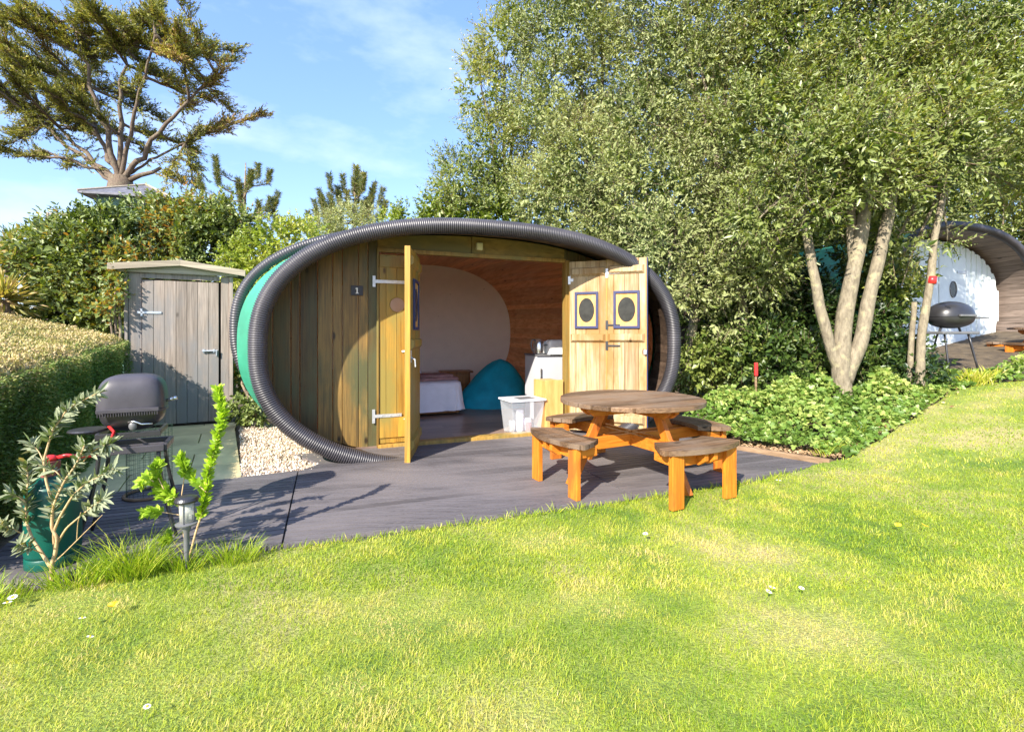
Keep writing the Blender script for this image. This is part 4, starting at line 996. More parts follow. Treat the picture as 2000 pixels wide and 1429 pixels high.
for (a, b_, hx) in ((-.95, -.02, -1), (.0, .93, 1)):
    mb = MB(); mb.box(((a + b_) / 2, .862, 1.08), (b_ - a - .01, .02, 2.02)); d = mb.build('door', M['whiteboards'], pod2, bevel=.004)
    xh = a if hx < 0 else b_
    mb = MB(); mb.box((xh - hx*.02, .845, 1.80), (.03, .01, .14)); mb.box((xh - hx*.17, .845, 1.80), (.30, .01, .045)); mb.box((xh - hx*.02, .845, .35), (.03, .01, .14)); mb.box((xh - hx*.17, .845, .35), (.30, .01, .045)); mb.build('hinge', M['steel'], d)
    mb = MB(); mb.M = Matrix.Translation(((a + b_) / 2, .850, 1.45)) @ Matrix.Rotation(R(90), 4, 'X'); mb.lathe([(1, -.004), (1, .006), (.0, .007)], n=32, sx=.10, sy=.145); wn = mb.build('window', M['dark'], d)
    mb = MB(); mb.M = Matrix.Translation(((a + b_) / 2, .848, 1.45)) @ Matrix.Rotation(R(90), 4, 'X'); mb.tube([(.11*math.cos(t_), .155*math.sin(t_), .004) for t_ in np.linspace(0, 2*math.pi, 32, endpoint=False)], .012, 6, closed=True); mb.build('window_ring', M['greyplastic'], wn)
mb = MB(); boards(mb, [tuple(npx + e1*u_ + m1_*v_) for u_, v_ in ((-2.4, .95), (2.6, .95), (2.6, -1.3), (-2.2, -.75))], A1, .145, .006, NPZ - .03, NPZ + .0)
mb.build('neighbouring_deck', M['deck'], kind='structure')

def copy_tree(o, parent=None):
    c = o.copy(); COL.objects.link(c)
    if parent is not None: c.parent = parent; c.matrix_parent_inverse = o.matrix_parent_inverse.copy()
    for ch in [x for x in S.objects if x.parent == o]: copy_tree(ch, c)
    return c
t2_ = copy_tree(tb); t2_.location = (9.28, 8.35, NPZ); t2_.rotation_euler = (0, 0, R(20)); t2_['label'] = 'far picnic table with orange legs on the neighbouring deck at the right edge'
for o in (tb, t2_): o['group'] = 'round picnic tables on the decks'

b2 = empty('barbecue', (6.55, 7.35, float(G(6.55, 7.35)) - .02), R(12), 'black domed barbecue on thin tripod legs in front of the white pod', 'barbecue')
gz = .02
mb = MB(); dome(mb, .33, .24, .86, .23, ex=2.3, pw_=2.0); mb.build('lid', M['blackmetal'], b2, smooth=True)
mb = MB(); dome(mb, .325, .235, 0, .17, ex=2.3, pw_=2.0); mb.v = [(x, y, .855 - z) for x, y, z in mb.v]; mb.build('cooking_bowl', M['blackmetal'], b2, smooth=True)
mb = MB(); mb.box((.0, -.245, .872), (.30, .03, .03)); mb.build('lid_handle', M['greyplastic'], b2, bevel=.006)
mb = MB(); mb.prism([(.28, -.16), (.58, -.12), (.60, 0), (.58, .12), (.28, .16)], .835, .86, .5); mb.build('side_shelf', M['greyplastic'], b2, bevel=.006)
mb = MB(); mb.prism([(-.34, -.16), (.34, -.16), (.46, 0), (.34, .16), (-.34, .16)], .60, .64, .5); mb.build('stand_top', M['greyplastic'], b2, bevel=.01)
mb = MB(); [mb.tube([(s_*.2, 0, .63), (s_*.16, 0, .72)], .016, 8) for s_ in (-1, 1)]; mb.build('cradle', M['blackmetal'], b2)
for (x0, y0, x1, y1) in ((-.24, -.1, -.27, -.2), (.18, -.12, .25, -.22), (.34, .0, .58, .02), (-.1, .1, -.12, .25)):
    mb = MB(); mb.tube([(x0, y0, .61), (x0*.75 + x1*.25, y0*.75 + y1*.25, .45), (x0*.35 + x1*.65, y0*.4 + y1*.6, .22), (x1, y1, .0)], .013, 8); mb.build('leg', M['blackmetal'], b2, smooth=True)
p = at(1742, 718, 8.3)
g2 = empty('gas_bottle', (p[0], p[1], float(G(p[0], p[1]))), 0, 'bright green gas bottle half hidden in leaves beside the white pod', 'gas bottle')
mb = MB(); mb.lathe([(.15, .03), (.157, .06), (.157, .38), (.13, .45), (.05, .49), (0, .49)], n=32); mb.build('body', plain('bright_green_paint', (0.0, .30, .17), .4, bump=0), g2, smooth=True)
mb = MB(); mb.lathe([(.05, .488), (.05, .55), (0, .56)], n=20); mb.build('regulator', M['greyplastic'], g2)
for o in (gb, g2): o['group'] = 'gas bottles beside the barbecues'

# dark fence behind the trees
mb = MB(); fence = empty('board_fence', (4.2, 10.6, 0), R(7), 'dark brown board fence in shade behind the trees', 'fence')
for k in range(64):
    x = -2.6 + k*.155; gz = float(G(4.2 + x, 10.6 + x*.12)); mb.box((x, 0, gz + .9), (.148, .02, 1.9))
mb.build('boards', M['soffit'], fence)
for k in range(6):
    x = -2.5 + k*1.9; gz = float(G(4.2 + x, 10.6 + x*.12)); mb = MB(); mb.box((x, .06, gz + .9), (.09, .09, 2.0)); mb.build('post', M['soffit'], fence)

# summer house roof and rail post far behind the shrubs
Yh = 16.0; p = at(278, 397, Yh)
sm = empty('summer_house', (p[0], p[1], 0), .25, 'small pale green summer house with hipped slate roof beyond the shrubs', 'summer house')
ze = p[2]; zt = at(262, 364, Yh)[2]; hw_ = 1.18
mb = MB(); mb.add([(-hw_, -hw_, ze), (hw_, -hw_, ze), (hw_, hw_, ze), (-hw_, hw_, ze), (.1, 0, zt + .05), (-hw_, -hw_, ze - .06), (hw_, -hw_, ze - .06), (hw_, hw_, ze - .06), (-hw_, hw_, ze - .06)], [(0,1,4), (1,2,4), (2,3,4), (3,0,4), (0,5,6,1), (1,6,7,2), (2,7,8,3), (3,8,5,0), (5,8,7,6)], .5)
rf = mb.build('roof', M['slate'], sm)
mb = MB(); [mb.tube([(sx*hw_, sy*hw_, ze + .02), (.1, 0, zt + .07)], .035, 6) for sx in (-1, 1) for sy in (-1, 1)]; mb.build('ridge', M['shedtrim'], rf)
mb = MB(); mb.box((0, 0, ze/2 - .03), (1.7, 1.7, ze - .06)); mb.build('wall', M['greenwall'], sm)
mb = MB(); mb.box((.45, -.86, ze - .35), (.5, .03, .4)); mb.build('window', M['dark'], sm)
p = at(93, 440, Yh)
rl = empty('rail_fence', (p[0], p[1], 0), .25, 'grey post and rail poking up left of the shrubs', 'rail fence')
mb = MB(); zt = at(93, 415, Yh)[2]; mb.box((0, 0, zt/2), (.07, .07, zt)); mb.build('post', M['shedtrim'], rl)
mb = MB(); mb.beam((.0, 0, zt - .03), (1.1, .1, zt - .03), .04, .05); mb.beam((0, 0, zt - .02), (.8, .3, zt - .16), .02, .02); mb.build('rail', M['shedtrim'], rl)

# ------------------------------------------------------------------ hedge
h0, h1 = np.array([-2.78, 2.35]), np.array([-4.88, 6.25]); hd = h1 - h0; hl = np.linalg.norm(hd); hd /= hl; hn = np.array([-hd[1], hd[0]])   # hn points away from the paving
def hz(s): return .95 + .23 * np.clip(s / hl, 0, 1)
hedge = empty('clipped_hedge', (h0[0], h0[1], 0), 0, 'low clipped box-shaped hedge with tan sunlit top at the left', 'hedge')
n = 150000
s_ = rng.uniform(.0, hl + .05, n); q = rng.uniform(0, 1, n)
face = q < .42; H = hz(s_)
d = np.where(face, rng.uniform(-.03, .10, n), rng.uniform(0, 2.3, n))
zt = H + .22 * np.clip(d, 0, 2.2); rr = .16
z = np.where(face, rng.uniform(0, 1, n) * (H - .02), zt + rng.uniform(-.06, .02, n))
rn = np.clip((.14 - d) / .14, 0, 1); z = np.where(~face, z - .10 * rn ** 2, z)
nse = np.array([mnoise.noise(Vector((a*2.3, b_*2.3, c*2.3))) for a, b_, c in zip(s_, d, z)])
d2 = np.where(face, d - .07 * nse, d); z = np.where(face, z, z + .05 * nse)
P = np.stack([h0[0] + hd[0]*s_ + hn[0]*d2, h0[1] + hd[1]*s_ + hn[1]*d2, z], 1)
nd = np.where(face[:, None], np.array([-hn[0], -hn[1], .25]), np.array([0, 0, 1.0]))
D = nrm(nd + rng.normal(size=(n, 3)) * .75)
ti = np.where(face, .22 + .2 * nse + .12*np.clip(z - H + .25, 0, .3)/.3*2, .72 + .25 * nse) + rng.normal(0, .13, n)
sz = np.where(face, rng.uniform(.6, 1.1, n), rng.uniform(.6, 1.2, n))
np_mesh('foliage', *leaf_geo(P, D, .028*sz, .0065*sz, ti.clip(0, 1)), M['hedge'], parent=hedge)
mb = MB(); s0, s1 = .08, hl
cs = [(.09, 0), (.09, .86), (.3, .93), (2.25, 1.25), (2.25, 0)]
V = []
for s in (s0, s1):
    k = hz(s) / .95
    for dd_, zz in cs: V.append((h0[0] + hd[0]*s + hn[0]*dd_, h0[1] + hd[1]*s + hn[1]*dd_, zz*k))
mb.add(V, [(0,1,2,3,4), (9,8,7,6,5)] + [(i, (i+1) % 5 + 0, (i+1) % 5 + 5, i + 5) for i in range(5)], .5)
mb.build('twiggy_core', plain('hedge_core', (.045, .035, .018), .95, var=.4, scale=14), hedge, world=True)

# ------------------------------------------------------------------ shrubs and trees
def B(px, py, Y, r, ry=None, rz=None, t=0.0):
    p = at(px, py, Y); return (p[0], p[1], p[2], r, ry or r*.8, rz or r, t)
def cull(P, D, T, blobs, keep=.35):
    c = np.array([b[:3] for b in blobs]); k = rng.random(len(P)) < keep
    j = np.argmin(((P[:, None] - c[None]) ** 2).sum(-1), 1); front = (P[:, 1] - c[j][:, 1]) < .15
    dx = P[:, :2] - PC; pu = dx @ E2; pv = dx @ M2
    inpod = (pv > -.15) & (pv < 5.0) & ((np.abs(pu) / 2.85) ** 2.4 + (np.abs(P[:, 2] - 1.16) / 1.62) ** 2.4 < 1)
    m = (k | front) & ~inpod; m &= P[:, 2] > G(P[:, 0], P[:, 1]); return P[m], D[m], T[m]
PD = 1.0
def crown(blobs, per, nleaf, tl, ll, lw, mat, parent, name='crown', seed=0, shape='diamond', gap=-.28, spread=.9, tadd=0, **kw):
    P, D, T = blob_twigs(blobs, per * PD, gap=gap, seed=seed, **kw); P, D, T = cull(P, D, T, blobs); TW = (P - D * tl * .3, D); T = (T + rng.normal(0, .10, len(T))).clip(0, 1)
    g = sprigs(P, D, tl * rng.uniform(.6, 1.3, len(P)), nleaf, ll, lw, (T + tadd).clip(0, 1), spread=spread, shape=shape)
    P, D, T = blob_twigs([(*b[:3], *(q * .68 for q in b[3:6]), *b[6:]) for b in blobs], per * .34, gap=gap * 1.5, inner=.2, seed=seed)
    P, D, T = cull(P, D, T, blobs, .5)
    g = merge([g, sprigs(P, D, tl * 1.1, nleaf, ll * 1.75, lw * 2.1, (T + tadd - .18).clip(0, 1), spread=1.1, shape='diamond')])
    k = rng.random(len(TW[0])) < .5
    if k.sum() > 120: np_mesh('twigs', *twig_strips(TW[0][k], TW[1][k], tl * 1.5), M['barkdark'], parent=parent)
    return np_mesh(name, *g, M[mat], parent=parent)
def wiggle(a, b_, n=8, amp=.05, seed=0, sag=0):
    a, b_ = np.array(a), np.array(b_); out = []
    for k in range(n + 1):
        t_ = k / n; p = a + (b_ - a) * t_
        q = np.array([mnoise.noise(Vector((t_*2.2 + seed*7.3, i*3.1, seed))) for i in range(3)]) * amp * math.sin(math.pi * min(1, t_*1.2))
        out.append(p + q + np.array([0, 0, sag * math.sin(math.pi*t_)]))
    return out
def limbs(mb, base, blobs, r0, n=7, amp=.12, seed=0):
    for k, b_ in enumerate(blobs):
        P = wiggle(base, b_[:3], n, amp, seed + k, .08); mb.tube(P, np.linspace(r0, .008, n + 1), 7)
        for j in range(7):     # twigs inside the crown
            d = nrm(rng.normal(size=3) + np.array([0, -.2, .5])); q = P[-2 - j % 3]
            mb.tube(wiggle(q, q + d * b_[3] * .8, 4, .04, seed + j), np.linspace(.011, .003, 5), 4)

def shrub(label, blobs, per, nleaf, tl, ll, lw, mat, group='shrubs behind the shed and the pod', name='shrub', seed=0, shape='broad', gap=-.35, **kw):
    c = np.mean([b[:3] for b in blobs], 0); gz = float(G(c[0], c[1]))
    e = empty(name, (c[0], c[1], gz - .05), 0, label, 'shrub', group)
    crown(blobs, per, nleaf, tl, ll, lw, mat, e, 'foliage', seed, shape, gap, **kw)
    mb = MB(); limbs(mb, (c[0], c[1], gz - .05), blobs, .035, seed=seed); mb.build('stem', M['barkdark'], e, world=True, smooth=True); return e
shrub('large glossy dark laurel shrub above the hedge', [B(155,525,8.2,.82), B(100,600,8.0,.42), B(205,470,8.4,.50), B(250,560,8.3,.7), B(128,480,8.5,.42), B(180,620,8.2,.8), B(190,440,8.4,.22,t=.2)], 130, 9, .28, .085, .020, 'laurel', seed=1)
shrub('laurel shrub with copper tipped leaves behind the shed roof', [B(370,470,9.2,.78,t=.14), B(440,450,9.3,.5,t=.14), B(300,440,9.0,.50,t=.22), B(400,540,9.2,.8), B(320,520,9.0,.55), B(345,430,9.2,.25,t=.2), B(420,425,9.2,.2,t=.2)], 125, 9, .28, .080, .019, 'laurel', seed=2)
shrub('yellow green shrub between the shed and the ribbed rim', [B(530,478,8.6,.42,t=.1), B(490,520,8.6,.5), B(585,480,8.8,.45,t=.15), B(560,560,8.6,.6), B(480,630,8.5,.5), B(470,720,8.2,.4)], 125, 9, .22, .065, .016, 'lime', seed=3)
shrub('pale feathery shrub just above the pod roof', [B(680,448,10.5,.55,t=.3), B(735,440,10.6,.35,t=.3), B(630,460,10.4,.4,t=.2), B(650,520,10.4,.7)], 150, 9, .22, .05, .009, 'silver', seed=4, shape='diamond')
shrub('lime green leafy shrub over the top of the pod', [B(850,420,10.2,.45), B(800,430,10.2,.34), B(905,430,10.2,.5), B(970,450,10.2,.6), B(840,500,10.2,.9), B(765,440,10.3,.22)], 130, 9, .22, .06, .016, 'lime', seed=5)

def tree(label, blobs, stems, per=105, nleaf=10, tl=.32, ll=.068, lw=.0125, mat='oak', seed=0, tadd=0, group='broadleaf trees beside the pods', **kw):
    """stems: list of (list of points, r0, r1); limbs grow from the last point of each stem"""
    b0 = stems[0][0][0]; e = empty('evergreen_oak', (b0[0], b0[1], b0[2]), 0, label, 'tree', group)
    crown(blobs, per, nleaf, tl, ll, lw, mat, e, 'crown', seed, 'diamond', tadd=tadd, **kw)
    mb = MB()
    for k, (pts, r0, r1) in enumerate(stems):
        P = np.array(pts); n = 26
        tt = np.linspace(0, 1, len(P)); ts = np.linspace(0, 1, n)
        # smooth through the points
        Q = np.stack([np.interp(ts, tt, P[:, i]) for i in range(3)], 1)
        for _ in range(3): Q[1:-1] = (Q[:-2] + 2*Q[1:-1] + Q[2:]) / 4
        Q += np.array([[mnoise.noise(Vector((t_*6 + k*5, i*3.3, seed))) * .018 for i in range(3)] for t_ in ts])
        rr = np.linspace(r0, r1, n) * (1 + .10 * np.array([mnoise.noise(Vector((t_*9, k, seed))) for t_ in ts]))
        if k == 0: rr[:3] *= np.array([1.3, 1.12, 1.03])
        mb.tube(Q, rr, 14)
    ends = [np.array(s[0][-1]) for s in stems if s[2] > .0361 or len(stems) == 1 or s[1] != .04]
    for k, b_ in enumerate(blobs):
        j = int(np.argmin([np.linalg.norm(e_ - np.array(b_[:3])) for e_ in ends])); limbs(mb, ends[j], [b_], stems[j][2] * .75, seed=seed + k)
    mb.build('trunk', M['bark'], e, world=True, smooth=True); return e
def stem(pts, r0, r1): return ([at(*p) for p in pts], r0, r1)
gz_ = lambda x, y: float(G(x, y))

tree('tall open tree at the left of the tree group, rising against the sky', [B(985,95,10,.62), B(945,185,10,.60), B(960,290,10,.75), B(905,360,10,.70), B(1000,400,10,.85), B(1050,250,10.2,.8), B(1030,40,10,.6), B(930,120,10,.28), B(860,395,10,.4)],
     [stem([(1000,700,10.3),(1000,560,10.3),(985,420,10.2)], .12, .06)], seed=11, gap=-.25, tadd=.10)
tree('big silvery tree directly behind the pod roof', [B(1110,80,9.2,.95), B(1085,205,9.1,.85,t=.12), B(1140,320,9,.95), B(1200,430,8.8,.80), B(1215,150,9.2,1.0,t=.1), B(1170,-50,9.4,1.1), B(1065,370,9.3,.65,t=.1), B(1250,500,8.6,.55), B(1130,450,9.2,.7)],
     [stem([(1180,720,9.3),(1185,560,9.3),(1180,380,9.3)], .14, .08)], seed=12, mat='silver', gap=-.32, tadd=.03)
tree('slender tree with leaning trunks at the right end of the pod', [B(1245,235,7.9,.55,t=.2), B(1300,370,7.8,.75), B(1340,140,8.1,.95), B(1330,-20,8.2,.95), B(1400,290,7.8,.75), B(1440,430,7.6,.62), B(1340,480,7.8,.50), B(1430,90,8,.8), B(1215,330,7.9,.32,t=.35), B(1225,400,7.9,.25,t=.35), B(1290,460,7.2,.42), B(1375,540,7.4,.42), B(1470,545,7.3,.42), B(1300,560,7.3,.28), B(1420,620,7.4,.26)],
     [stem([(1352,720,7.9),(1350,660,7.9),(1356,610,7.9),(1332,540,7.9),(1320,440,7.9)], .085, .05), stem([(1450,730,7.6),(1446,660,7.6),(1455,600,7.6),(1420,530,7.6),(1405,440,7.6),(1400,300,7.7)], .075, .045)], seed=13, mat='silver', gap=-.28, tadd=-.12)
tree('main multi-stemmed tree with pale trunk rising from the ivy', [B(1560,90,7.5,1.0), B(1495,230,7.3,.80), B(1600,250,7.2,.80), B(1575,385,7.0,.55), B(1500,400,7.2,.6), B(1700,140,7.2,.9), B(1690,300,7,.65), B(1640,-40,7.5,1.0), B(1480,-30,7.8,1.0), B(1640,430,6.9,.30), B(1520,490,7.3,.4), B(1650,330,6.1,.42), B(1735,345,6.1,.32), B(1590,400,6.1,.22), B(1560,300,6.2,.45), B(1690,250,6.1,.5), B(1480,430,6.5,.35), B(1500,520,6.9,.3)],
     [([np.array([at(1646,830,6.5)[0], 6.5, .1]), at(1647,770,6.5), at(1640,700,6.5), at(1652,600,6.5), at(1668,520,6.5), at(1690,430,6.5), at(1690,330,6.7)], .125, .07),
      stem([(1645,735,6.5),(1626,690,6.5),(1606,620,6.5),(1590,540,6.5),(1578,470,6.6),(1560,380,6.8)], .075, .05),
      stem([(1650,745,6.5),(1668,700,6.48),(1688,640,6.45),(1702,560,6.45),(1722,480,6.45),(1742,390,6.5),(1755,300,6.6)], .095, .06),
      stem([(1668,530,6.5),(1662,460,6.6),(1664,410,6.6),(1650,330,6.8)], .06, .045)], seed=14, gap=-.26)
tB = tree('thin twin-trunked tree with a red band in front of the white pod', [B(1850,90,7,.95), B(1820,250,6.8,.70), B(1930,200,6.8,.85), B(1890,330,6.8,.45), B(1790,370,6.7,.35), B(1985,60,7,.9), B(1770,30,7.3,.85), B(2030,320,7,.5), B(1850,400,6.7,.22), B(1745,480,6.8,.26), B(1722,430,6.8,.3), B(1760,560,6.9,.2), B(1850,470,6.6,.12), B(1845,300,6.2,.36), B(1850,215,6.3,.42), B(1800,290,6.2,.3), B(1990,370,7.4,.3)],
     [stem([(1795,765,6.5),(1798,700,6.5),(1800,650,6.5),(1815,570,6.5),(1822,500,6.5),(1832,430,6.5),(1850,330,6.6)], .055, .036),
      stem([(1776,770,6.6),(1778,700,6.6),(1786,590,6.6)], .04, .030)], seed=15, gap=-.26, tadd=.05)
mb = MB(); a_, b__ = at(1819, 554, 6.5), at(1821, 540, 6.5); mb.tube([a_, b__], [.052, .051], 14); mb.build('red_band', M['red'], tB, world=True, smooth=True)
shrub('feathery pale branches hanging over the neighbouring pod', [B(1960,375,12.4,.55,t=.2), B(2030,390,12.4,.55), B(1890,380,12.4,.5)], 50, 8, .25, .06, .012, 'lime', group='leafy shrubs under the trees', seed=16, shape='diamond')
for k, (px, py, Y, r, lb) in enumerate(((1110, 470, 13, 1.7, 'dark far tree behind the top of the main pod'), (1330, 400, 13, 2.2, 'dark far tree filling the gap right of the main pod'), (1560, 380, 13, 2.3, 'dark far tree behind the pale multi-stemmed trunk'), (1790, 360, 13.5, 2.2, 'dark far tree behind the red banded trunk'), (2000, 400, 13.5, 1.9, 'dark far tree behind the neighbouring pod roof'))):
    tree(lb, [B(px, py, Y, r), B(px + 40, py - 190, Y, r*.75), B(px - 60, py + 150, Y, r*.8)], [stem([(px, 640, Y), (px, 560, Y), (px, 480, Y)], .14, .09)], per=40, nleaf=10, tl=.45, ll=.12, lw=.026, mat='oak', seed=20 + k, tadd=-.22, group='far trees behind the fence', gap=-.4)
ug = 'leafy shrubs under the trees'
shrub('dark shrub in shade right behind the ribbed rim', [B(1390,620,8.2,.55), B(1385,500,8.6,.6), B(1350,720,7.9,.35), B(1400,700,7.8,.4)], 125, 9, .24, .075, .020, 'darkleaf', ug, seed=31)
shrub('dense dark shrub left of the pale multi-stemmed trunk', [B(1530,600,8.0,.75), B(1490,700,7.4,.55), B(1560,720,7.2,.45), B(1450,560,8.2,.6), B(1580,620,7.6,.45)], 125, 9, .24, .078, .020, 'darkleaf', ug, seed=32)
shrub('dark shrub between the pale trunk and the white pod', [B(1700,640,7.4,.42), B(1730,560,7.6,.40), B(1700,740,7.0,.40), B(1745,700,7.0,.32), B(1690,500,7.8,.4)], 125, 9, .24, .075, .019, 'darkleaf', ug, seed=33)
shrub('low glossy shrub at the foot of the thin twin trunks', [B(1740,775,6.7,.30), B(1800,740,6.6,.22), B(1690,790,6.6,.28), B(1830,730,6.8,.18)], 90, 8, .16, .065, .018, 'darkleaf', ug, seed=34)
shrub('small yellow leaved shrub at the foot of the shed', [B(470,730,7.2,.10,t=.5), B(475,800,6.6,.16), B(500,805,6.5,.12)], 260, 6, .10, .05, .016, 'laurel', seed=35)
# climber on the left of the shed
shrub('climber with yellowing leaves on the left side of the shed', [B(225,560,6.35,.10,.1,.22,t=.25), B(215,600,6.3,.12,t=.35), B(235,530,6.35,.08,t=.2)], 260, 6, .10, .05, .017, 'laurel', seed=36)

# ivy bank
n = 26000; X = rng.uniform(2.1, 7.2, n); ed = ye(X); dd_ = rng.uniform(0, 1, n) ** .8 * 2.0; Y = ed + np.where(X > 3.2, -.03, .10) + dd_
P2 = np.stack([X, Y], 1); c45 = (X - 2.44) * .70 + (Y - 5.22) * .71      # beyond the timber edging
k = (c45 > .22) & ~((X > 5.9) & (Y > ed + .35)) & ~((X > 5.2) & (dd_ > 1.1)); X, Y, dd_ = X[k], Y[k], dd_[k]; n = len(X)
hh = np.clip(np.minimum(dd_, c45[k]) / .8, 0, 1)
nv = np.array([mnoise.fractal(Vector((x*1.7, y*1.7, 5)), 1, 2, 2) for x, y in zip(X, Y)])
Z = G(X, Y) + (.03 + .40*hh) * (.75 + 1.0*nv).clip(.08, 1.7) * rng.uniform(.6, 1.0, n) + .01
D = nrm(np.stack([rng.normal(-.1, .8, n), rng.normal(-.55, .5, n), rng.normal(.15, .4, n)], 1))
sz = rng.uniform(.55, 1.15, n) * np.where(Y > 6.5, 1.1, 1)
ti = (.52 + .5*nv + rng.normal(0, .16, n)).clip(0, 1)
tag(np_mesh('ivy', *leaf_geo(np.stack([X, Y, Z], 1), D, .050*sz, .030*sz, ti, fold=.2, shape='ivy'), M['ivy']), 'sunlit ivy carpeting the bank between the deck and the trees', 'ivy', kind='stuff')
n = 1500; t_ = rng.uniform(0, 1, n); X = 2.5 + 1.9*t_ + rng.normal(0, .05, n); Y = np.maximum(ye(X) + .02, 5.32 - .72*(X - 2.44)) + np.abs(rng.normal(0, .13, n)) + .04
m_ = X > 0; P = np.stack([X, Y, G(X, Y) - .02 + rng.uniform(0, .03, n)], 1)
X2 = rng.uniform(4.5, 7, 90); Y2 = ye(X2) + rng.normal(.02, .14, 90); P = np.concatenate([P, np.stack([X2, Y2, G(X2, Y2) + .012], 1)]); n = len(P)
tag(np_mesh('leaf_litter', *leaf_geo(P, nrm(rng.normal(size=(n, 3)) * np.array([1, 1, .3])), rng.uniform(.02, .05, n), rng.uniform(.006, .014, n), rng.random(n)), M['litter']), 'dry brown leaf litter along the foot of the ivy bank', 'leaf litter', kind='stuff')

# far cypress
def cypress():
    Y0 = 22.0; sc = Y0 / F; fork = at(236, 345, Y0)
    e = empty('cypress_tree', (at(232, 400, Y0)[0], Y0, 0), 0, 'wide wind-swept cypress tree high against the sky at upper left', 'tree')
    mb = MB(); mb.tube([(at(215,400,Y0)[0], Y0, 0), at(222, 420, Y0), at(236, 372, Y0), fork], [.75, .62, .52, .42], 12)
    ends = [(-90,30),(-40,90),(10,35),(35,70),(75,75),(130,25),(175,30),(205,75),(255,-5),(295,5),(330,12),(345,50),(400,70),(428,65),(470,95),(440,130),(482,158),(430,178),(484,192),(392,160),
            (-90,150),(-60,225),(20,225),(60,180),(100,130),(160,110),(230,110),(280,90),(330,120),(300,170),(250,190),(180,200),(120,215),(350,200),(40,290),(120,318),(200,250),(240,235),(370,100),(150,160),(-30,190),(290,60),(210,160),(-20,130),(50,120),(410,200),(-100,90),(90,40),(-60,10)]
    PP = []; DD = []; TT = []
    def curve(p0, p1, p2, n=16, wob=.22, sd=0):
        P = [(1-t)**2*p0 + 2*t*(1-t)*p1 + t*t*p2 for t in np.linspace(0, 1, n)]
        return [p + np.array([mnoise.noise(Vector((i*.5, sd*3., 0))), mnoise.noise(Vector((i*.5, sd*3., 5))), mnoise.noise(Vector((i*.5, sd*3., 9)))]) * wob * min(1, i/4) for i, p in enumerate(P)]
    prim = []
    for k, ((x, y), (mx_, my_), r0) in enumerate([((30,185),(150,300),.17), ((95,110),(160,260),.16), ((190,75),(215,220),.17), ((285,70),(250,210),.15), ((360,110),(290,230),.13), ((450,165),(300,290),.17), ((60,292),(170,310),.10), ((385,268),(290,312),.08), ((-60,130),(120,290),.14)]):
        dp = rnd.uniform(-2.2, 2.2) if r0 > .12 else 0
        P = curve(fork + np.array([0, 0, rnd.uniform(-.7, .2)]), at(mx_, my_, Y0) + np.array([0, dp*.5, 0]), at(x, y, Y0) + np.array([0, dp, 0]), sd=k)
        prim.append(P); mb.tube(P, np.linspace(r0*.8, .035, len(P)), 8)
        for q in P[6:]:
            for _ in range(2):
                dr = nrm(rng.normal(size=3) * np.array([1, 1, .4]) + np.array([0, 0, .15]))
                for u in np.linspace(.1, .6, 5): PP.append(q + dr*u); DD.append(dr); TT.append(.4 + rnd.gauss(0, .15))
    mb.tube([at(250,352,Y0), at(275,342,Y0), at(300,336,Y0), at(314,328,Y0)], [.14, .10, .08, .07], 7)
    P = curve(at(300,336,Y0), at(315,345,Y0), at(372,362,Y0), 8, .05, 3); mb.tube(P, np.linspace(.04, .012, 8), 5); prim.append(P)
    ends += [(rnd.uniform(-40, 420), rnd.uniform(60, 235)) for _ in range(36)]
    ends = [(236 + (x - 236)*.93 if x > 236 else x, y) for x, y in ends]
    ends += [(345,350),(370,355),(330,345),(30,300),(75,300),(385,262),(350,282)]
    for k, (x, y) in enumerate(ends):
        dep = rnd.uniform(-3.0, 3.0) if y < 255 else rnd.uniform(-.8, .8)
        end = at(x, y, Y0) + np.array([0, dep, 0]); cand = [(np.linalg.norm((q - end) * np.array([1, .3, 1])), pi, i) for pi, pr in enumerate(prim) for i, q in enumerate(pr) if i > 3 and q[2] < end[2] + .4 or i > 12]
        cand.sort(); _, pi, i = cand[min(len(cand)-1, rnd.randint(2, 6))]; st = prim[pi][i]
        d = end - st; L_ = max(.5, np.linalg.norm(d)); P = curve(st, st + d*.5 + np.array([d[0]*.1, 0, -.06*L_]), end, 10, .15, 40 + k)
        mb.tube(P, np.linspace(.035 + .012*L_, .012, 10), 5)
        for j in range(int(11 + 10*L_)):
            t = rnd.uniform(.12, 1.0); i = min(8, int(t*9)); p = P[i] + (P[i+1] - P[i]) * (t*9 - i); ax = nrm(P[i+1] - P[i])
            side = nrm(np.array([rnd.gauss(0, 1), rnd.gauss(0, 1), rnd.gauss(0, .35)])); outw = nrm((p - fork) * np.array([1, 1, .35])); dr = nrm(ax*.7 + side*.55 + outw*.5 + np.array([0, 0, .06]))
            ln = rnd.uniform(.25, .75); q = p + dr*ln
            mb.tube([p, (p+q)/2 + np.array([0, 0, -.03]), q], [.02, .013, .006], 4)
            for u in np.linspace(.1, 1.05, 7):
                PP.append(p + dr*ln*u + rng.normal(0, .045, 3)); DD.append(nrm(dr + rng.normal(0, .45, 3) * np.array([1, 1, .5]) + np.array([0, 0, .12]))); TT.append(.5 + rnd.gauss(0, .15) + .35*mnoise.noise(Vector(tuple(p*.5))) + (.3 if (x > 330 and 150 < y < 260) else 0))
    PP, DD, TT = np.array(PP), np.array(DD), np.array(TT).clip(0, 1)
    g = sprigs(PP, DD, .24, 7, .13, .022, TT, spread=.5)
    np_mesh('crown', *g, M['cypress'], parent=e); mb.build('trunk', M['cybark'], e, world=True, smooth=True)
    return e
cypress()

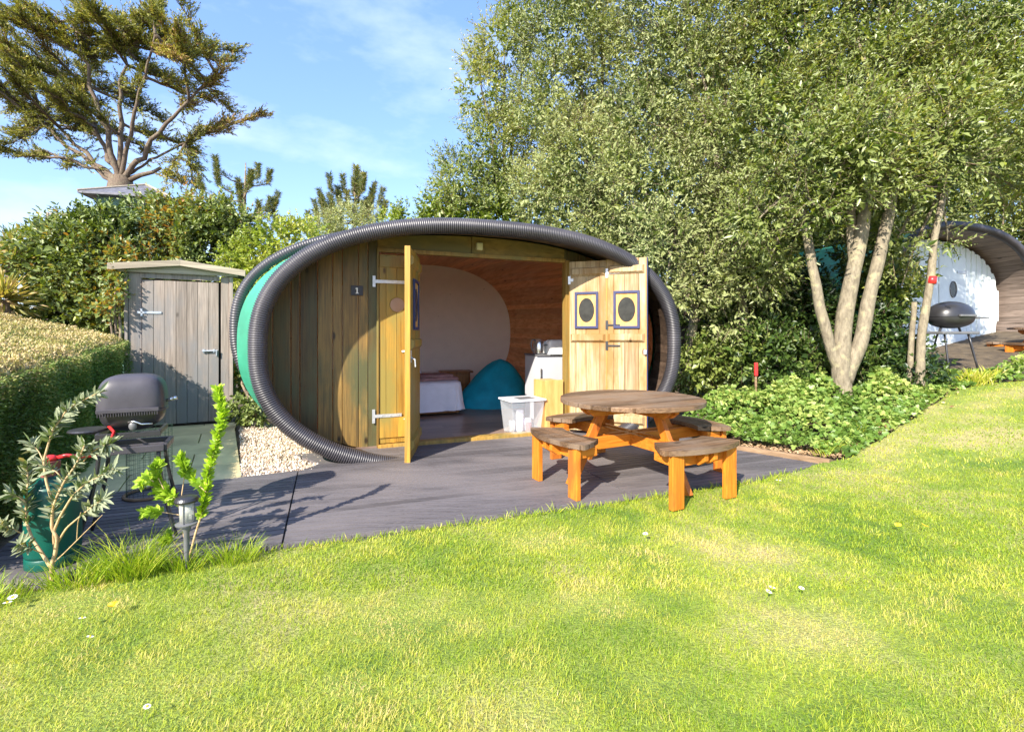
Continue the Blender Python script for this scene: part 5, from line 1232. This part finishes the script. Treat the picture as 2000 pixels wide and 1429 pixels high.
def pine(label, base, top, tips, Y0, seed, cand=.34, mat='pineneedle'):
    b = at(*base, Y0); t = at(*top, Y0); e = empty('pine_tree', (b[0], b[1], 0), 0, label, 'tree', 'young pines behind the pod')
    mb = MB(); mb.tube([(b[0], Y0, 0), b, (b + t)/2 + np.array([.05, 0, 0]), t], [.07, .055, .035, .012], 8)
    P = []; D = []
    for k, (x, y) in enumerate(tips):
        q = at(x, y, Y0) + np.array([0, rnd.uniform(-.6, .6), 0]); f_ = np.clip((q[2] - b[2]) / (t[2] - b[2]) - .28, 0.02, .95); s = b + (t - b)*f_
        root = q - np.array([(q[0]-s[0])*.12, 0, cand]); mb.tube([s, s*.5 + root*.5 + np.array([0, 0, -.05]), root, q], [.022, .016, .010, .005], 5)
        for u in np.linspace(0, 1, 40): P.append(root + (q - root)*u); D.append(nrm(q - root))
        for u in np.linspace(.45, 1, 14): P.append(s + (root - s)*u); D.append(nrm(root - s + np.array([0, 0, .3])))
    P, D = np.array(P), np.array(D)
    g = sprigs(P, D, .02, 9, .13, .0042, (.5 + rng.normal(0, .2, len(P))).clip(0, 1), spread=1.1)
    np_mesh('crown', *g, M[mat], parent=e); mb.build('trunk', M['barkdark'], e, world=True, smooth=True)
pine('sparse young pine with upright tips left of the pod', (468, 470), (480, 318), [(480,305),(440,318),(505,318),(514,348),(455,345),(432,340),(488,335),(398,352),(412,375),(425,395),(545,378),(533,392),(500,390),(402,392),(520,412),(548,398),(470,360),(445,375)], 12.0, 1)
pine('bushy young pine with candle shoots above the left of the pod', (690, 480), (692, 345), [(692,322),(680,338),(704,335),(712,342),(722,352),(672,345),(655,352),(648,362),(640,378),(628,375),(612,370),(604,385),(625,395),(598,412),(615,410),(640,400),(665,370),(700,365),(728,372),(738,365),(745,385),(760,382),(755,398),(735,395),(712,385),(685,380),(660,395),(690,405),(720,405),(676,420),(640,425),(762,400),(590,420)], 12.5, 2, cand=.42)

# sword-leaved plants at the far left
def palm(label, px, py, Y, r, n, seed, mat='palm'):
    p = at(px, py, Y); e = empty('cabbage_palm', (p[0], p[1], 0), 0, label, 'palm', 'sword leaved palms at the left edge')
    D = nrm(rng.normal(size=(n, 3)) + np.array([0, 0, .55])); P = np.broadcast_to(p, (n, 3)) + D*.04
    L_ = r*rng.uniform(.7, 1.1, n); parts = []
    for u0, u1, dr in ((0, .4, 0), (.4, .75, .08), (.75, 1, .22)):
        parts.append(leaf_geo(P + D*L_[:, None]*u0 - np.array([0, 0, 1])*L_[:, None]*dr, D - np.array([0, 0, dr*1.2]), L_*(u1-u0)*1.15, .022 if u0 < .7 else .012, rng.random(n), fold=.2, curl=.05))
    np_mesh('leaves', *merge(parts), M[mat], parent=e)
    mb = MB(); mb.tube([(p[0], Y, 0), p], [.09, .07], 9); mb.build('trunk', M['barkdark'], e, world=True)
palm('dry yellow sword leaved palm at the left edge', 8, 585, 7.3, .55, 170, 1)
palm('upright yellow green palm above the dry one', 22, 515, 7.8, .62, 150, 2)
palm('farther grey green palm poking above the others', 22, 470, 11, .45, 110, 3, 'laurel')

# ------------------------------------------------------------------ foreground shrubs
def twig_plant(name, label, base, branches, Y0, mat, leafspec, stemmat='twig', shape='broad'):
    b = np.array([(base[0]-CX)*Y0/F, Y0, 0.0]); e = empty(name, tuple(b), 0, label, 'shrub')
    mb = MB(); P = []; D = []
    for pts, r0, dy, dens in branches:
        W = [at(x, y, Y0 + dy * (k/(len(pts)-1))) for k, (x, y) in enumerate(pts)]
        n = 5*len(W); t = np.linspace(0, 1, len(W)); ts = np.linspace(0, 1, n)
        Q = np.stack([np.interp(ts, t, np.array(W)[:, i]) for i in range(3)], 1)
        for _ in range(2): Q[1:-1] = (Q[:-2] + 2*Q[1:-1] + Q[2:])/4
        mb.tube(Q, np.linspace(r0*.8, max(.0014, r0*.25), n), 8)
        if dens:
            d0, lo = dens; m = int(d0 * (1.7 if mat == 'grey' else 1)); lo *= .85
            for u in np.linspace(lo, 1, m): i = min(n-2, int(u*(n-1))); P.append(Q[i] + (Q[i+1]-Q[i])*(u*(n-1)-i)); D.append(nrm(Q[i+1]-Q[i]))
    P, D = np.array(P), np.array(D); nl, ll, lw, spread, tint, sd = leafspec
    g = sprigs(P, D, .01, nl, ll, lw, (tint + rng.normal(0, sd, len(P))).clip(0, 1), spread=spread, shape=shape, fold=.3, curl=.22)
    np_mesh('leaves', *g, M[mat], parent=e); mb.build('stems', M[stemmat], e, world=True, smooth=True); return e
M['pale_stem'] = plain('pale_woody_stem', (.50, .34, .17), .7, var=.25, scale=40, bump=0)
twig_plant('budding_shrub', 'leggy shrub with grey felted leaves in front of the gas bottle', (103, 1135), [
    ([(103,1140),(100,1105),(108,1080),(112,1050),(100,1030),(104,985),(125,940),(150,905),(165,870)], .013, -.05, (16, .62)),
    ([(100,1108),(82,1080),(62,1050),(52,1020),(50,980),(55,940),(52,905)], .011, .05, (16, .55)),
    ([(108,1080),(104,1040),(116,1010),(140,970),(165,945),(195,930),(222,915)], .009, -.1, (14, .55)),
    ([(104,985),(90,940),(85,900),(95,865),(105,835),(118,820),(130,800),(155,785),(190,768)], .008, .02, (22, .45)),
    ([(112,1060),(130,1030),(160,1005),(185,985),(200,975)], .007, -.08, (8, .6)),
    ([(103,1100),(125,1080),(150,1055),(175,1030),(200,1005)], .004, -.12, None),
    ([(62,1050),(40,1040),(20,1030),(5,1025)], .005, -.1, (7, .5)),
    ([(85,900),(75,880),(60,865)], .004, .03, (6, .5)),
    ([(125,940),(110,920),(95,915),(80,905)], .004, .03, (7, .4)),
    ([(82,1080),(60,1070),(40,1062)], .004, -.1, (5, .5)),
    ([(160,905),(175,885),(200,870),(215,868)], .004, -.05, (10, .3)),
    ([(50,980),(35,970),(20,965)], .004, -.03, (5, .4)),
    ([(150,1055),(152,1020),(158,1000)], .003, -.08, None)], 2.50, 'grey', (4, .062, .0080, .9, .25, .28), 'pale_stem')
twig_plant('currant_bush', 'small bush with bright lime leaves and one tall stem beside the lantern', (368, 1092), [
    ([(368,1095),(382,1040),(395,1000),(402,960),(408,920),(418,880),(428,840),(436,810),(430,780),(425,762)], .008, .08, (62, .22)),
    ([(366,1085),(358,1040),(352,1010),(350,985),(330,975),(305,962)], .005, .05, (9, .7)),
    ([(352,1000),(345,975),(320,955),(300,935)], .0045, .05, (14, .45)),
    ([(300,940),(285,930),(275,945)], .003, .05, (10, .2)),
    ([(320,955),(300,915),(310,905)], .003, .05, (12, .3)),
    ([(352,985),(358,945),(362,915),(352,895)], .0045, .05, (16, .55)),
    ([(350,1005),(320,1000),(300,998),(285,1000)], .0035, .02, (14, .5)),
    ([(362,1085),(345,1065),(330,1045),(322,1055)], .003, .0, (7, .6)),
    ([(402,960),(385,945),(372,925)], .003, .05, (7, .4))], 2.74, 'fresh', (7, .040, .016, 1.3, .5, .25), 'pale_stem', 'ivy')
print('objects', len(S.objects), 'faces', sum(len(o.data.polygons) for o in S.objects if o.type == 'MESH'))
